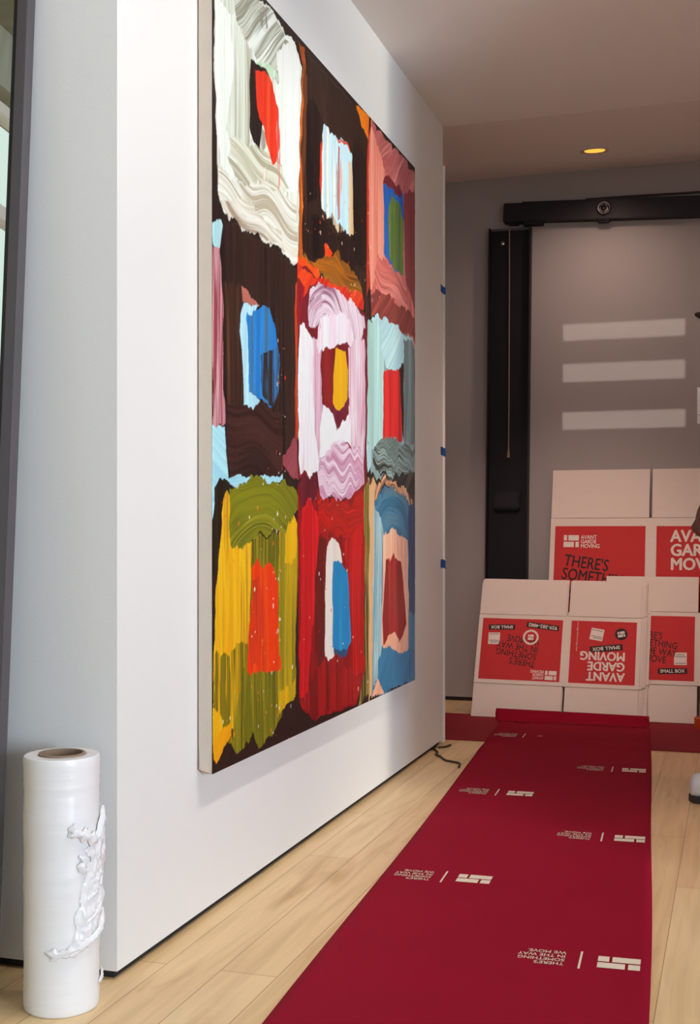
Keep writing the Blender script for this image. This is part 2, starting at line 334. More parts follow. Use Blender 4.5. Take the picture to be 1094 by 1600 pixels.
S('A','v',[(112,60,30),(64,36,26),(150,76,28)],[(530,290),(560,380),(556,480),(545,600),(542,900),(522,950),(524,600)],dry=.2)
# top middle: black frame round a pale blue core
S('A','v',[(50,32,26),DK,(62,42,32)],[(545,250),(770,500),(835,640),(832,1380),(820,1430),(740,1380),(600,1240),(528,1220),(530,900),(545,480)],rag=.3)
S('A','v',[DK2,(24,16,16),DK],[(540,480),(575,460),(622,570),(612,900),(545,960),(540,700)],dry=.1)
S('A','v',[DK2,(40,26,22)],[(765,640),(800,690),(830,760),(832,1290),(770,1250),(760,1130)],dry=.1)
S('A','v',[(214,52,32),(180,36,26)],[(616,680),(626,840),(620,980),(606,860),(608,700)],rag=.6)
S('A','v',[(192,226,236),(206,232,238),(168,210,228),(232,228,212)],[(620,590),(640,615),(690,650),(735,690),(760,740),(765,1120),(745,1130),(725,1085),(720,1115),(690,1070),(670,1035),(640,1030),(615,990),(618,820)])
S('A','v',[(150,110,84),(192,70,50),(222,214,200)],[(688,680),(702,690),(708,900),(700,1040),(690,1030),(686,850)],dry=.45)
S('A','v',[(236,218,186),(206,170,120)],[(742,760),(757,760),(768,1125),(748,1136),(740,1090)],dry=.25)
S('A','v',[(234,212,176),(60,40,30)],[(660,1030),(700,1060),(722,1110),(700,1110),(676,1070)],dry=.3)
S('A','d',[(232,84,34),(206,44,34)],[(678,645),(700,665),(742,690),(752,720),(735,700),(690,668)],rag=.7)
S('A','h',[(140,84,26),(186,104,24),(84,50,24),(160,104,34)],[(520,1200),(600,1235),(690,1190),(750,1270),(800,1350),(818,1430),(812,1470),(740,1410),(660,1350),(600,1300),(530,1260)],dry=.1)
S('A','v',[DK2,DK],[(545,1000),(640,1060),(700,1130),(690,1200),(600,1225),(530,1190)],rag=.8)
S('A','v',[DK2,DK],[(690,1120),(770,1160),(770,1290),(735,1260),(700,1190)],rag=.8)
S('A','d',[(242,92,22),(226,60,26)],[(500,1210),(540,1225),(590,1260),(606,1310),(590,1330),(540,1310),(500,1280)],rag=.8)
S('A','v',[(240,88,26),(222,56,28)],[(625,1168),(665,1190),(650,1235),(628,1232)],rag=.9)
S('A','v',[(242,130,18),(236,112,18)],[(780,492),(840,552),(838,660),(805,600),(790,540)],rag=.4)
S('A','v',[(206,64,38),(170,44,32)],[(840,640),(850,600),(850,720),(838,1000),(842,1360),(828,1400),(828,1000),(832,720)],rag=.6)
# top right: salmon frame round a blue and olive core
S('A','v',[(190,92,82),(170,76,70),(206,110,98)],[(850,582),(1056,815),(1058,1700),(890,1500),(848,1400),(838,1000),(845,700)],gain=G3)
S('A','d',[(168,88,84),(146,66,66),(184,104,98)],[(850,582),(1056,815),(1056,930),(1000,915),(960,880),(925,830),(880,740)],dry=.1,gain=G3)
S('A','v',[(226,134,114),(206,108,94),(232,146,124)],[(848,620),(882,680),(905,760),(912,900),(912,1230),(882,1310),(845,1370),(838,1000),(842,700)],dry=.1,gain=(1.2,1.25,1.25))
S('A','v',[(130,54,54),(116,46,48),(150,66,62)],[(1003,925),(1056,905),(1058,1480),(1012,1320)],gain=G3)
S('A','h',[(196,100,88),(164,74,68),(206,116,104)],[(880,1215),(925,1250),(965,1290),(1012,1320),(1030,1530),(1000,1600),(890,1480),(875,1400),(868,1310)],gain=G3)
S('A','v',[(112,34,40),(90,28,34)],[(905,870),(930,825),(985,895),(1003,930),(960,925)],gain=G3)
S('A','v',[(32,84,156),(26,70,134),(46,100,160)],[(908,875),(945,905),(1002,930),(1005,1000),(1005,1320),(960,1290),(930,1230),(912,1210)],gain=G3)
S('A','v',[(108,112,28),(84,98,30),(58,80,60),(120,120,40)],[(943,930),(985,960),(1003,1040),(1003,1320),(958,1280),(935,1210),(932,1000)],dry=.12,gain=G3)
# left edge strips
S('B','v',[(194,134,142),(170,90,100),(214,162,168),(150,64,76)],[(85,80),(130,100),(140,200),(150,300),(150,700),(158,975),(100,945),(95,700),(85,520),(90,300)])
S('B','v',[(190,222,226),(166,210,214)],[(90,-25),(135,-10),(168,105),(132,125),(95,70)])
# middle left: brown-black frame round a blue core
S('B','v',[DK,(58,36,30),DK2],[(150,-10),(215,10),(300,70),(370,120),(440,165),(490,210),(490,600),(490,1010),(430,1100),(428,1195),(300,1190),(180,1215),(160,1100),(155,900),(148,400),(130,140)],rag=.5)
S('B','v',[(72,44,32),(46,28,23),(92,56,40)],[(150,290),(238,300),(232,500),(240,860),(165,880),(158,600)],dry=.25)
S('B','h',[(52,28,26),(70,38,34),(40,24,22)],[(162,870),(250,850),(380,880),(425,930),(428,1190),(300,1195),(180,1215),(162,1060)],dry=.15)
S('B','h',[(192,114,98),(170,90,80)],[(235,293),(272,330),(322,380),(240,376)],rag=.6)
S('B','v',[(166,216,234),(184,226,240)],[(245,382),(312,375),(300,405),(272,440),(264,500),(270,800),(322,845),(300,862),(245,868),(240,650),(228,500),(228,440)],rag=.6)
S('B','v',[(38,128,208),(34,112,186),(44,136,212),(70,104,130)],[(263,445),(290,400),(330,393),(380,440),(400,560),(414,620),(410,800),(380,820),(378,878),(330,850),(290,820),(268,800),(267,600),(260,480)],dry=.08)
S('B','v',[(52,64,74),(46,30,26),(60,110,150)],[(320,640),(400,560),(412,640),(405,800),(378,870),(330,830)],dry=.45)
S('B','v',[(166,56,34),(212,72,34),(120,44,30)],[(490,280),(503,262),(508,400),(503,600),(500,1030),(488,1020),(490,600),(482,400)],dry=.1)
S('B','d',[(168,84,92),(140,60,70)],[(496,1010),(502,1210),(470,1190),(430,1150),(430,1105),(462,1060)],rag=.6)
S('B','h',[(156,212,230),(170,220,230)],[(95,940),(155,975),(162,1100),(172,1210),(230,1192),(300,1220),(350,1192),(430,1190),(430,1215),(300,1250),(240,1262),(180,1240),(112,1235),(97,1400),(90,1400)],rag=.5)
# centre: pink and white frame round a yellow core
S('B','v',[(128,30,42),(106,24,34),(150,36,42)],[(500,200),(545,195),(600,262),(700,330),(820,420),(836,480),(830,1200),(820,1260),(760,1300),(600,1230),(500,1205),(504,700)],rag=.4)
S('B','d',[(206,36,32),(232,70,30)],[(500,196),(545,210),(600,248),(690,290),(770,320),(812,345),(816,400),(770,390),(700,330),(600,262),(560,280),(500,400)],rag=.8)
S('B','v',[(196,30,34),(128,28,38)],[(500,260),(530,290),(522,420),(505,520),(496,400)],rag=.6)
S('B','v',[(250,244,246),(238,222,226),(254,250,250),(222,186,200)],[(515,470),(560,515),(600,560),(612,850),(606,1100),(590,1215),(560,1180),(510,1195),(500,1000),(505,700)])
S('B','v',[(202,144,168),(230,194,206),(180,112,142)],[(572,520),(612,600),(614,850),(600,1120),(580,1000)],dry=.3)
S('B','r',[(246,236,241),(204,156,180),(240,222,230),(150,92,122)],[(562,290),(600,262),(650,297),(720,335),(780,392),(815,450),(822,500),(800,565),(768,545),(720,520),(680,560),(640,590),(600,600),(590,560),(600,480),(555,480),(553,400)],cen=(640,640))
S('B','v',[(250,240,244),(236,208,222),(244,226,234)],[(605,430),(700,425),(750,470),(772,560),(740,585),(690,572),(640,592),(600,607),(588,570),(610,500)],dry=.12)
S('B','r',[(110,64,92),(214,170,190),(240,224,232)],[(560,345),(612,340),(615,395),(560,402)],dry=.3,cen=(640,700))
S('B','v',[(234,198,212),(206,140,168),(244,226,233),(190,120,150)],[(742,600),(770,545),(820,560),(822,900),(816,1240),(790,1255),(778,1100),(745,1040),(742,800)])
S('B','v',[(152,36,36),(120,26,30)],[(613,612),(640,588),(690,578),(685,885),(655,880),(625,852),(612,800)],rag=.7)
S('B','v',[(130,36,60),(104,28,48)],[(655,870),(745,820),(746,872),(700,930),(685,978),(668,930)],rag=.8)
S('B','v',[(246,188,22),(228,154,22),(248,200,40)],[(680,588),(728,612),(740,700),(736,830),(715,880),(690,892),(668,850),(672,740)],rag=.7)
S('B','d',[(252,247,249),(242,228,234)],[(620,852),(668,895),(685,982),(745,900),(750,1045),(700,1030),(650,1080),(604,1112),(606,950)],rag=.6)
S('B','z',[(216,168,192),(190,124,158),(240,216,228),(204,146,176)],[(604,1110),(650,1080),(700,1022),(745,1060),(792,1055),(816,1120),(800,1230),(770,1290),(750,1358),(735,1300),(690,1295),(650,1310),(625,1358),(608,1310),(588,1200)])
S('B','d',[(246,232,240),(222,180,202)],[(604,1112),(650,1078),(705,1018),(730,1040),(700,1040),(655,1095),(620,1120)],dry=.15)
# middle right: teal grey frame round a red core
S('B','v',[(42,24,23),(60,34,30)],[(820,330),(852,370),(852,450),(835,475),(820,430)],rag=.6)
S('B','d',[(130,54,40),(112,44,44),(150,66,52)],[(848,320),(895,330),(1000,400),(1057,440),(1057,560),(1000,510),(960,490),(895,440),(852,430)],gain=G3)
S('B','v',[(132,146,140),(108,120,116),(150,168,164)],[(834,470),(880,440),(1010,520),(1056,580),(1057,1210),(850,1200),(830,1060)],gain=G3)
S('B','d',[(190,222,226),(156,184,190),(172,205,210)],[(850,440),(900,440),(975,490),(1010,530),(1052,575),(1055,680),(1000,672),(960,690),(920,690),(895,640),(870,520)],dry=.1,gain=(1.25,1.3,1.3))
S('B','v',[(196,226,222),(164,198,194),(144,172,162)],[(836,468),(870,450),(895,500),(910,700),(905,1062),(830,1055),(832,700)],gain=(1.15,1.2,1.2))
S('B','v',[(110,118,115),(86,92,90),(130,140,138)],[(1003,545),(1055,580),(1056,1070),(1008,1060)],gain=G3)
S('B','v',[(38,26,25),(52,30,28)],[(950,685),(1003,678),(1005,1030),(985,900)],gain=G3)
S('B','v',[(208,38,36),(186,30,32),(160,26,28)],[(908,705),(945,690),(980,682),(985,720),(998,1020),(960,1042),(905,1027)],rag=.7,gain=G3)
S('B','z',[(112,122,116),(76,82,78),(136,148,142),(44,40,38)],[(855,1060),(920,1008),(1000,1040),(1058,1040),(1058,1235),(960,1212),(900,1202),(858,1140)],gain=G3)
S('B','d',[(44,38,36),(30,26,26),(72,70,66)],[(880,1170),(960,1195),(1058,1170),(1058,1330),(1000,1290),(930,1220)],gain=G3)
S('B','v',[(188,222,230),(166,200,208)],[(828,1055),(850,1048),(850,1150),(834,1185)],rag=.5)
# bottom left: yellow and olive frame round an orange core
S('C','v',[(40,34,22),DK2],[(105,110),(130,85),(175,105),(180,300),(130,420),(100,560),(95,700)],rag=.6)
S('C','v',[(246,178,18),(236,162,18),(252,190,30),(196,140,22)],[(148,165),(160,155),(178,180),(180,385),(230,430),(282,380),(282,700),(265,900),(248,1200),(240,1265),(190,1265),(150,1350),(110,1440),(96,1400),(96,1000),(110,700),(130,450)])
S('C','v',[(144,124,22),(206,156,20),(96,86,18),(128,112,20)],[(98,930),(180,900),(262,880),(246,1200),(205,1380),(185,1330),(150,1300),(130,1220),(97,1180)],dry=.42)
S('C','v',[(120,116,22),(92,88,20),(150,136,26),(80,74,18)],[(282,360),(410,345),(420,500),(410,980),(430,1200),(385,1300),(322,1370),(300,1300),(210,1385),(188,1345),(240,1020),(270,850)])
S('C','v',[(160,142,26),(210,164,22),(122,116,26),(146,132,24)],[(415,360),(480,265),(505,320),(500,600),(490,800),(495,1100),(470,1140),(410,1195),(405,1000),(408,600)])
S('C','v',[(238,182,20),(214,168,24)],[(440,345),(485,265),(502,320),(495,430),(440,520)],dry=.15)
S('C','v',[(236,176,20),(180,150,24)],[(420,1080),(492,1040),(490,1120),(440,1170),(412,1180)],dry=.2)
S('C','r',[(132,130,24),(102,102,22),(152,146,36),(90,88,20)],[(175,150),(220,100),(330,92),(430,98),(480,128),(504,190),(500,240),(460,290),(445,368),(400,338),(330,340),(280,372),(235,432),(180,392),(172,250)],cen=(330,900))
S('C','v',[(252,62,12),(228,50,16),(255,76,16),(196,50,22)],[(280,500),(308,458),(335,500),(365,473),(390,520),(408,600),(405,750),(415,900),(426,960),(420,998),(370,990),(320,1000),(285,1020),(275,1037),(258,1000),(265,850),(285,650)],rag=.6)
S('C','v',[(176,50,26),(222,56,20)],[(285,560),(320,540),(335,700),(320,960),(275,1000),(270,880)],dry=.4)
S('C','d',[(246,164,14),(236,150,14)],[(100,1330),(140,1270),(182,1235),(187,1290),(145,1370),(112,1442),(98,1425)],rag=.6)
# bottom middle: red frame round a blue core
S('C','v',[(150,20,24),(124,18,22),(170,24,26)],[(500,110),(590,58),(610,190),(740,180),(832,90),(822,350),(816,700),(820,1020),(780,1155),(570,1237),(510,1155),(503,700)],rag=.5)
S('C','v',[(112,28,44),(90,22,34)],[(500,100),(590,56),(602,170),(560,200),(515,250)],rag=.5)
S('C','v',[(218,22,32),(188,17,27),(230,30,36)],[(520,240),(548,168),(560,180),(575,240),(602,300),(592,500),(572,800),(545,1120),(510,1140),(513,700),(513,400)],dry=.08)
S('C','v',[(112,22,22),(92,25,22),(140,24,24)],[(596,350),(640,370),(634,900),(592,1010),(578,700)],dry=.15)
S('C','z',[(202,28,24),(164,26,22),(216,36,28)],[(590,140),(640,230),(680,170),(745,205),(755,215),(800,135),(828,180),(812,385),(750,372),(700,352),(650,342),(598,330)],dry=.05)
S('C','v',[(194,22,26),(154,18,22),(206,28,30)],[(720,385),(800,300),(818,400),(816,700),(818,1025),(760,1015),(752,700)],dry=.1)
S('C','v',[(142,17,22),(170,25,26),(112,16,20)],[(585,1010),(622,945),(700,930),(760,1010),(805,1045),(772,1145),(650,1192),(568,1242),(520,1135)],dry=.1)
S('C','v',[(240,228,216),(226,204,194)],[(640,400),(662,365),(690,380),(708,430),(714,475),(672,480),(667,600),(667,780),(672,930),(645,945),(628,920),(632,600)],rag=.6)
S('C','v',[(56,50,60),(20,80,120)],[(668,880),(748,870),(725,930),(676,922)],dry=.25)
S('C','v',[(0,142,198),(4,124,182),(10,150,204)],[(668,465),(708,475),(740,540),(747,700),(753,850),(740,890),(690,902),(664,880),(666,600)],rag=.6)
S('C','v',[(120,112,44),(92,84,34),(170,144,74),(70,60,28)],[(815,130),(850,90),(857,200),(846,500),(840,1112),(790,1152),(816,1000),(822,600)],dry=.1)
# bottom right: blue frame, peach ring, dark red core
S('C','v',[(48,98,124),(38,82,108),(58,110,134)],[(858,150),(950,130),(1058,190),(1062,1035),(850,1132)],gain=G3)
S('C','r',[(48,100,126),(36,80,104),(60,112,136),(70,90,100)],[(870,200),(940,130),(1010,170),(1030,200),(1030,350),(1000,360),(945,318),(905,350),(870,320)],cen=(950,600),gain=G3)
S('C','v',[(112,152,168),(172,194,194),(74,114,134),(92,134,150)],[(858,200),(885,240),(912,350),(906,600),(902,880),(880,1040),(852,1105),(852,600)],dry=.08,gain=(1.15,1.2,1.2))
S('C','r',[(226,170,130),(206,146,110),(60,50,46)],[(835,85),(880,95),(940,85),(1010,140),(1056,180),(1040,205),(960,130),(900,125),(870,175),(848,210)],dry=.25,cen=(950,400),gain=(1.2,1.25,1.25))
S('C','v',[(222,176,128),(198,146,98)],[(842,120),(868,90),(862,300),(852,1122),(840,1130),(838,700)],dry=.15)
S('C','v',[(226,162,134),(206,138,114),(232,176,150)],[(908,350),(945,320),(1000,358),(1022,380),(1028,700),(1025,892),(980,922),(930,882),(898,885),(903,600)],gain=(1.2,1.3,1.3))
S('C','v',[(132,32,30),(108,26,27),(146,38,34)],[(920,470),(935,450),(940,470),(955,438),(965,470),(990,472),(1005,600),(1017,760),(1000,830),(985,862),(960,808),(930,832),(908,872),(903,750),(913,600)],rag=.6,gain=G3)
S('C','v',[(30,62,90),(24,52,78)],[(1026,200),(1060,190),(1061,720),(1030,720)],gain=G3)
S('C','v',[(150,92,102),(120,70,84)],[(1040,905),(1062,890),(1062,1040),(1044,1020)],rag=.6,gain=G3)
S('C','d',[(40,104,136),(34,88,116)],[(880,950),(940,878),(990,922),(1040,880),(1056,900),(1062,1040),(910,1097),(882,1040)],rag=.5,gain=G3)
S('C','d',[(222,162,132),(206,140,112)],[(850,1132),(880,1038),(912,1097)],rag=.6,gain=(1.2,1.25,1.25))
def make_painting():
    NU, NV = 760, 1120
    u = np.linspace(PY0, PY1, NU); v = np.linspace(PZ0, PZ1, NV); U, V = np.meshgrid(u, v)          # rows are z
    col = np.zeros((NV, NU, 3)); hgt = np.zeros((NV, NU))
    n0 = vn(U*60, V*7, 3)[..., None]; col[:] = np.array(lin((44,29,26)))*(0.75+0.5*n0)
    wu = (vn(U*22, V*22, 11)-.5)*.016+(vn(U*90, V*50, 12)-.5)*.005; wv = (vn(U*22, V*22, 13)-.5)*.026+(vn(U*70, V*14, 15)-.5)*.014+(vn(U*190, V*12, 14)-.5)*.006
    for i, (mode, cols, poly, rag, dry, k, cen, gain) in enumerate(STROKES):
        a = np.array(poly); m = .03
        i0 = max(0, np.searchsorted(u, a[:,0].min()-m)); i1 = min(NU, np.searchsorted(u, a[:,0].max()+m)); j0 = max(0, np.searchsorted(v, a[:,1].min()-m)); j1 = min(NV, np.searchsorted(v, a[:,1].max()+m))
        if i1 <= i0 or j1 <= j0: continue
        su, sv = U[j0:j1, i0:i1], V[j0:j1, i0:i1]
        al = np.zeros(su.shape); du_, dv_ = (PY1-PY0)/NU*.35, (PZ1-PZ0)/NV*.35
        for ex, ey in ((-1,-1),(1,-1),(-1,1),(1,1)): al += .25*inside(su+wu[j0:j1, i0:i1]*rag+ex*du_, sv+wv[j0:j1, i0:i1]*rag+ey*dv_, poly)
        if mode == 'v': q, s = su+.004*np.sin(sv*9+i), sv
        elif mode == 'h': q, s = sv+.35*(su-a[:,0].min())*.3+.012*np.sin(su*22+i)+.03*vn(su*9, sv*5, i), su
        elif mode == 'z': q, s = sv+.011*np.sin(su*36+7*vn(su*7, sv*5, i))+.045*vn(su*11, sv*5, i+5), su
        elif mode == 'r': q, s = np.hypot((su-cen[0])*1.0, sv-cen[1])+.014*vn(su*14, sv*14, i), np.arctan2(su-cen[0], sv-cen[1])*.3
        else: q, s = su*.62-sv*.78+.02*vn(su*9, sv*9, i), su*.78+sv*.62
        st = .5*vn(q*120*k+17, s*3.2, 20+i)+.32*vn(q*290*k, s*5.5, 40+i)+.18*vn(q*620*k, s*9, 60+i)
        big = vn(q*34*k, s*2.2, 80+i)
        t = np.clip((.55*st+.45*big-.5)*2.6+.5, 0, .9999)*(len(cols)-1)
        P = np.array([lin(c) for c in cols]+[lin(cols[-1])])*1.12
        if gain is not None: P = P*np.array(gain)
        ti = t.astype(int); tf = (t-ti)[..., None]; c = P[ti]*(1-tf)+P[ti+1]*tf
        c = c*(0.84+.30*st[..., None])
        if dry: al = al*np.clip(((.6*st+.4*vn(q*200, s*14, 99+i))-(dry*.75+.05))*9+.5, 0, 1)
        A3 = al[..., None]; col[j0:j1, i0:i1] = col[j0:j1, i0:i1]*(1-A3)+np.clip(c, 0, .93)*A3
        hg = hgt[j0:j1, i0:i1]; hgt[j0:j1, i0:i1] = hg*(1-al)+(.0006+.0012*st+.25*hg)*al
    rs = np.random.RandomState(5)                             # flung specks of paint
    for px0, px1, py0, py1, n, cs in ((430,445,500,900,30,((210,60,40),(230,210,190))),(400,440,720,1150,40,((235,225,205),(240,120,50))),(468,600,300,470,50,((230,200,170),(220,90,40))),(470,575,750,1080,60,((240,215,205),(220,60,50))),(345,460,760,1170,40,((240,230,190),(240,120,40))),(545,556,430,470,14,((235,215,190),(220,160,80)))):
        for _ in range(n):
            p = at_x(rs.uniform(px0, px1), rs.uniform(py0, py1), XF); r = rs.uniform(.0011, .0030); st = rs.uniform(1, 2.4)
            d = ((U-p[1])/r)**2+((V-p[2])/(r*st))**2 < 1; col[d] = lin(cs[rs.randint(len(cs))]); hgt[d] += .001
    hgt[:, 0] = hgt[:, -1] = 0; hgt[0] = hgt[-1] = 0
    X = XF+.0008+hgt
    co = np.stack([X, U, V], -1).reshape(-1, 3)
    idx = np.arange(NU*NV).reshape(NV, NU); q = np.stack([idx[:-1,:-1], idx[:-1,1:], idx[1:,1:], idx[1:,:-1]], -1).reshape(-1, 4)
    me = bpy.data.meshes.new('paint_layer'); me.vertices.add(len(co)); me.vertices.foreach_set('co', co.astype(np.float32).ravel())
    me.loops.add(q.size); me.loops.foreach_set('vertex_index', q.astype(np.int32).ravel()); me.polygons.add(len(q))
    me.polygons.foreach_set('loop_start', np.arange(0, q.size, 4, dtype=np.int32)); me.polygons.foreach_set('use_smooth', np.ones(len(q), bool))
    at = me.color_attributes.new('pigment', 'FLOAT_COLOR', 'POINT'); at.data.foreach_set('color', np.concatenate([col.reshape(-1, 3), np.ones((NU*NV, 1))], 1).astype(np.float32).ravel())
    me.update(); me.validate(); me.materials.append(M['paint'])
    root = empty('abstract_painting', (XF, (PY0+PY1)/2, PZ0)); tag(root, 'huge unframed abstract canvas of nine bright painted blocks hung on the white wall', 'painting')
    def child(o): o.parent = root; o.location = -root.location; return o
    o = bpy.data.objects.new('paint_layer', me); C.objects.link(o); child(o)
    bm = bmesh.new(); box(bm, XF-.004, XF, PY0+.001, PY1-.001, PZ0+.001, PZ1-.001)
    box(bm, XW+.004, XF-.0002, PY0, PY0+.003, PZ0+.008, PZ1); box(bm, XW+.004, XF-.0002, PY1-.003, PY1, PZ0, PZ1); box(bm, XW+.004, XF-.0002, PY0+.05, PY1, PZ0, PZ0+.003); box(bm, XW+.004, XF-.0002, PY0, PY1, PZ1-.003, PZ1)
    v = [bm.verts.new(p) for p in ((XF-.002, PY0-.0006, PZ0+.002), (XW+.008, PY0-.0030, PZ0+.010), (XW+.006, PY0-.0010, PZ0+.060), (XF-.002, PY0-.0004, PZ0+.075), (XF-.002, PY0+.012, PZ0-.002), (XW+.008, PY0+.02, PZ0-.004))]
    bm.faces.new(v[:4]); bm.faces.new((v[0], v[1], v[5], v[4]))
    o = child(obj('canvas', bm, M['linen'])); o['label'] = 'raw beige linen wrapped round the edge'
    for y0, y1, z0, z1 in ((PY0+.003, PY0+.05, PZ0+.01, PZ1-.004), (PY1-.05, PY1-.004, PZ0+.004, PZ1-.004), (PY0+.05, PY1-.05, PZ0+.004, PZ0+.05), (PY0+.05, PY1-.05, PZ1-.05, PZ1-.004)):
        child(obj('stretcher_bar', B(XW+.002, XF-.022, y0, y1, z0, z1, .002), M['wood']))
make_painting()
# ------------------------------------------------------------------ leaning mirror
def make_mirror():
    W_, H_, t = 0.95, 2.0, 0.022; lean = math.atan((2.05-1.915)/2.0)
    root = empty('leaning_mirror', (-1.30, 1.915, 0.002), (-lean, 0, 0)); tag(root, 'tall dark framed mirror leaning on the white wall at the left edge', 'mirror')
    bm = bmesh.new()
    for a in ((-W_, -W_+t, 0, H_), (-t, 0, 0, H_), (-W_+t, -t, 0, t), (-W_+t, -t, H_-t, H_)): box(bm, a[0], a[1], 0, .030, a[2], a[3], .0015)
    obj('frame', bm, M['frame'], root)
    bm = bmesh.new(); i, e = t-.001, t+.010
    for a in ((-W_+i, -W_+e, i, H_-i), (-e, -i, i, H_-i), (-W_+e, -e, i, e), (-W_+e, -e, H_-e, H_-i)): box(bm, a[0], a[1], .004, .026, a[2], a[3], .001)
    obj('inner_lip', bm, M['framein'], root)
    obj('mirror_glass', B(-W_+e, -e, .012, .016, e, H_-e), M['mirror'], root)
    obj('backing_board', B(-W_+t, -t, .018, .028, t, H_-t), M['reveal'], root)
make_mirror()
# ------------------------------------------------------------------ stretch film roll
def make_roll():
    p = at_floor(96.5, 1570); R_, H_, ri = 0.0675, 0.457, 0.042
    root = empty('stretch_film_roll', (p.x, p.y, 0)); tag(root, 'white roll of stretch film standing on end by the wall corner', 'plastic wrap')
    bm = bmesh.new(); rnd = random.Random(3); prof = [(ri, .0)]
    prof += [(R_-.004, .0), (R_-.001, .002)]; z = .006
    while z < H_-.008: prof.append((R_+rnd.uniform(-.0005, .0005)+.0006*math.sin(z*60), z)); z += .006
    prof += [(R_, H_-.0025), (R_-.0003, H_-.0012), (R_-.0014, H_-.0002), (R_-.0028, H_), (R_-.012, H_-.0003), (R_-.02, H_+.0002), (ri, H_-.0002)]
    lathe(bm, prof, 72, close=True); obj('film_winding', bm, M['film'], root, smooth=True)
    bm = bmesh.new(); lathe(bm, [(ri-.0005, 0.0), (ri-.0005, H_+.003), (ri-.0045, H_+.003), (ri-.0045, 0.0)], 48, close=True); o = obj('cardboard_core', bm, M['core'], root, smooth=False); o['label'] = 'brown cardboard core'
    # torn film: a crumpled skin over the side, in angle (from the camera direction, rightwards) and height
    d = math.atan2(-p.y, -p.x)
    def cyl(phi, z, r): a = d+phi; return Vector((r*math.cos(a), r*math.sin(a), z))
    bm = bmesh.new(); NA, NZ = 64, 110; grid = {}
    for i in range(NA):
        for j in range(NZ):
            phi = math.radians(2+150*i/(NA-1)); z = .075+.30*j/(NZ-1)
            left = 6+34*max(0, (z-.11)/.16)**1.0 if z < .27 else 40+22*mnoise.noise(Vector((z*60, 1, 0)))
            left += 9*mnoise.noise(Vector((z*95, 3.3, 0)))
            low = .105+.045*(phi/1.6)+.012*mnoise.noise(Vector((phi*6, 9, 0)))
            top = .305+.035*(phi/1.6)+.02*mnoise.noise(Vector((phi*7, 5, 0)))
            if math.degrees(phi) < left or z < low or z > top: continue
            ed = min(1, max(0, (math.degrees(phi)-left)/16), max(0, (top-z)/.025), max(0, (z-low)/.02)); q = Vector((phi*7, z*34, 0.3)); fold = abs(mnoise.noise(q+Vector((mnoise.noise(q*1.7)*1.2, 0, 0))))+.5*abs(mnoise.noise(q*2.6))
            grid[i, j] = bm.verts.new(cyl(phi, z, R_+.0010+.0095*fold*ed))
    for (i, j) in list(grid):
        if all(k in grid for k in ((i+1, j), (i+1, j+1), (i, j+1))): bm.faces.new([grid[i, j], grid[i+1, j], grid[i+1, j+1], grid[i, j+1]])
    bmesh.ops.delete(bm, geom=[v for v in bm.verts if not v.link_faces], context='VERTS')
    obj('torn_film', bm, M['film'], root, smooth=True)
    def wisp(path, r0, seed):                                  # a crumpled ribbon of loose film
        bm = bmesh.new(); P = smooth_path([Vector((math.radians(a)*R_, z, dr)) for a, z, dr in path], 9); n = len(P); rows = []; m = 8
        for k, p in enumerate(P):
            d2 = (P[min(k+1, n-1)]-P[max(k-1, 0)]); nr = Vector((-d2.y, d2.x, 0)); nr = nr.normalized() if nr.length > 1e-6 else Vector((0, 1, 0)); end = min(1, k/5, (n-1-k)/5)
            w_ = r0*3.0*(.35+1.1*abs(mnoise.noise(Vector((k*.23, seed*3.1, 0)))))*(.25+.75*end); r = []
            for j in range(m+1):
                t = -1+2*j/m; q = p+nr*w_*t*(1+.5*mnoise.noise(Vector((k*.5, t*3, seed)))); h = (1-t*t)*(.6+abs(mnoise.noise(Vector((k*.33, t*2.2, seed+9)))))*r0*1.5*(.2+.8*end)+.0016*abs(mnoise.noise(Vector((k*1.1, t*5, seed))))
                r.append(bm.verts.new(cyl(q.x/R_, q.y, R_+.0008+p.z*(1-.5*abs(t))+h)))
            rows.append(r)
        for a, b2 in zip(rows, rows[1:]):
            for j in range(m): bm.faces.new((a[j], a[j+1], b2[j+1], b2[j]))
        obj('film_wisp', bm, M['film'], root, smooth=True)
    wisp([(-26, .118, 0), (-5, .116, .002), (22, .122, .003), (48, .132, .003), (72, .145, .004), (95, .172, .005)], .0042, 1)
    wisp([(-18, .105, 0), (0, .112, .001), (14, .112, .002), (40, .126, .002)], .0030, 2)
    wisp([(8, .322, .001), (22, .326, .004), (36, .320, .005), (56, .310, .004), (72, .335, .006), (88, .36, .006)], .0045, 3)
    wisp([(20, .345, .002), (18, .330, .004), (27, .322, .004)], .0035, 4)
    wisp([(26, .285, .001), (33, .275, .003), (30, .262, .003), (42, .255, .002)], .003, 5)
    wisp([(96, .20, .003), (100, .24, .004), (90, .29, .005), (94, .34, .004)], .0032, 6)
    wisp([(70, .045, .001), (86, .05, .003), (96, .062, .002)], .0028, 7)
    wisp([(30, .16, .001), (52, .172, .004), (76, .195, .005), (96, .215, .004)], .0022, 8)
    wisp([(34, .20, .001), (58, .215, .004), (84, .235, .004)], .0018, 9)
make_roll()
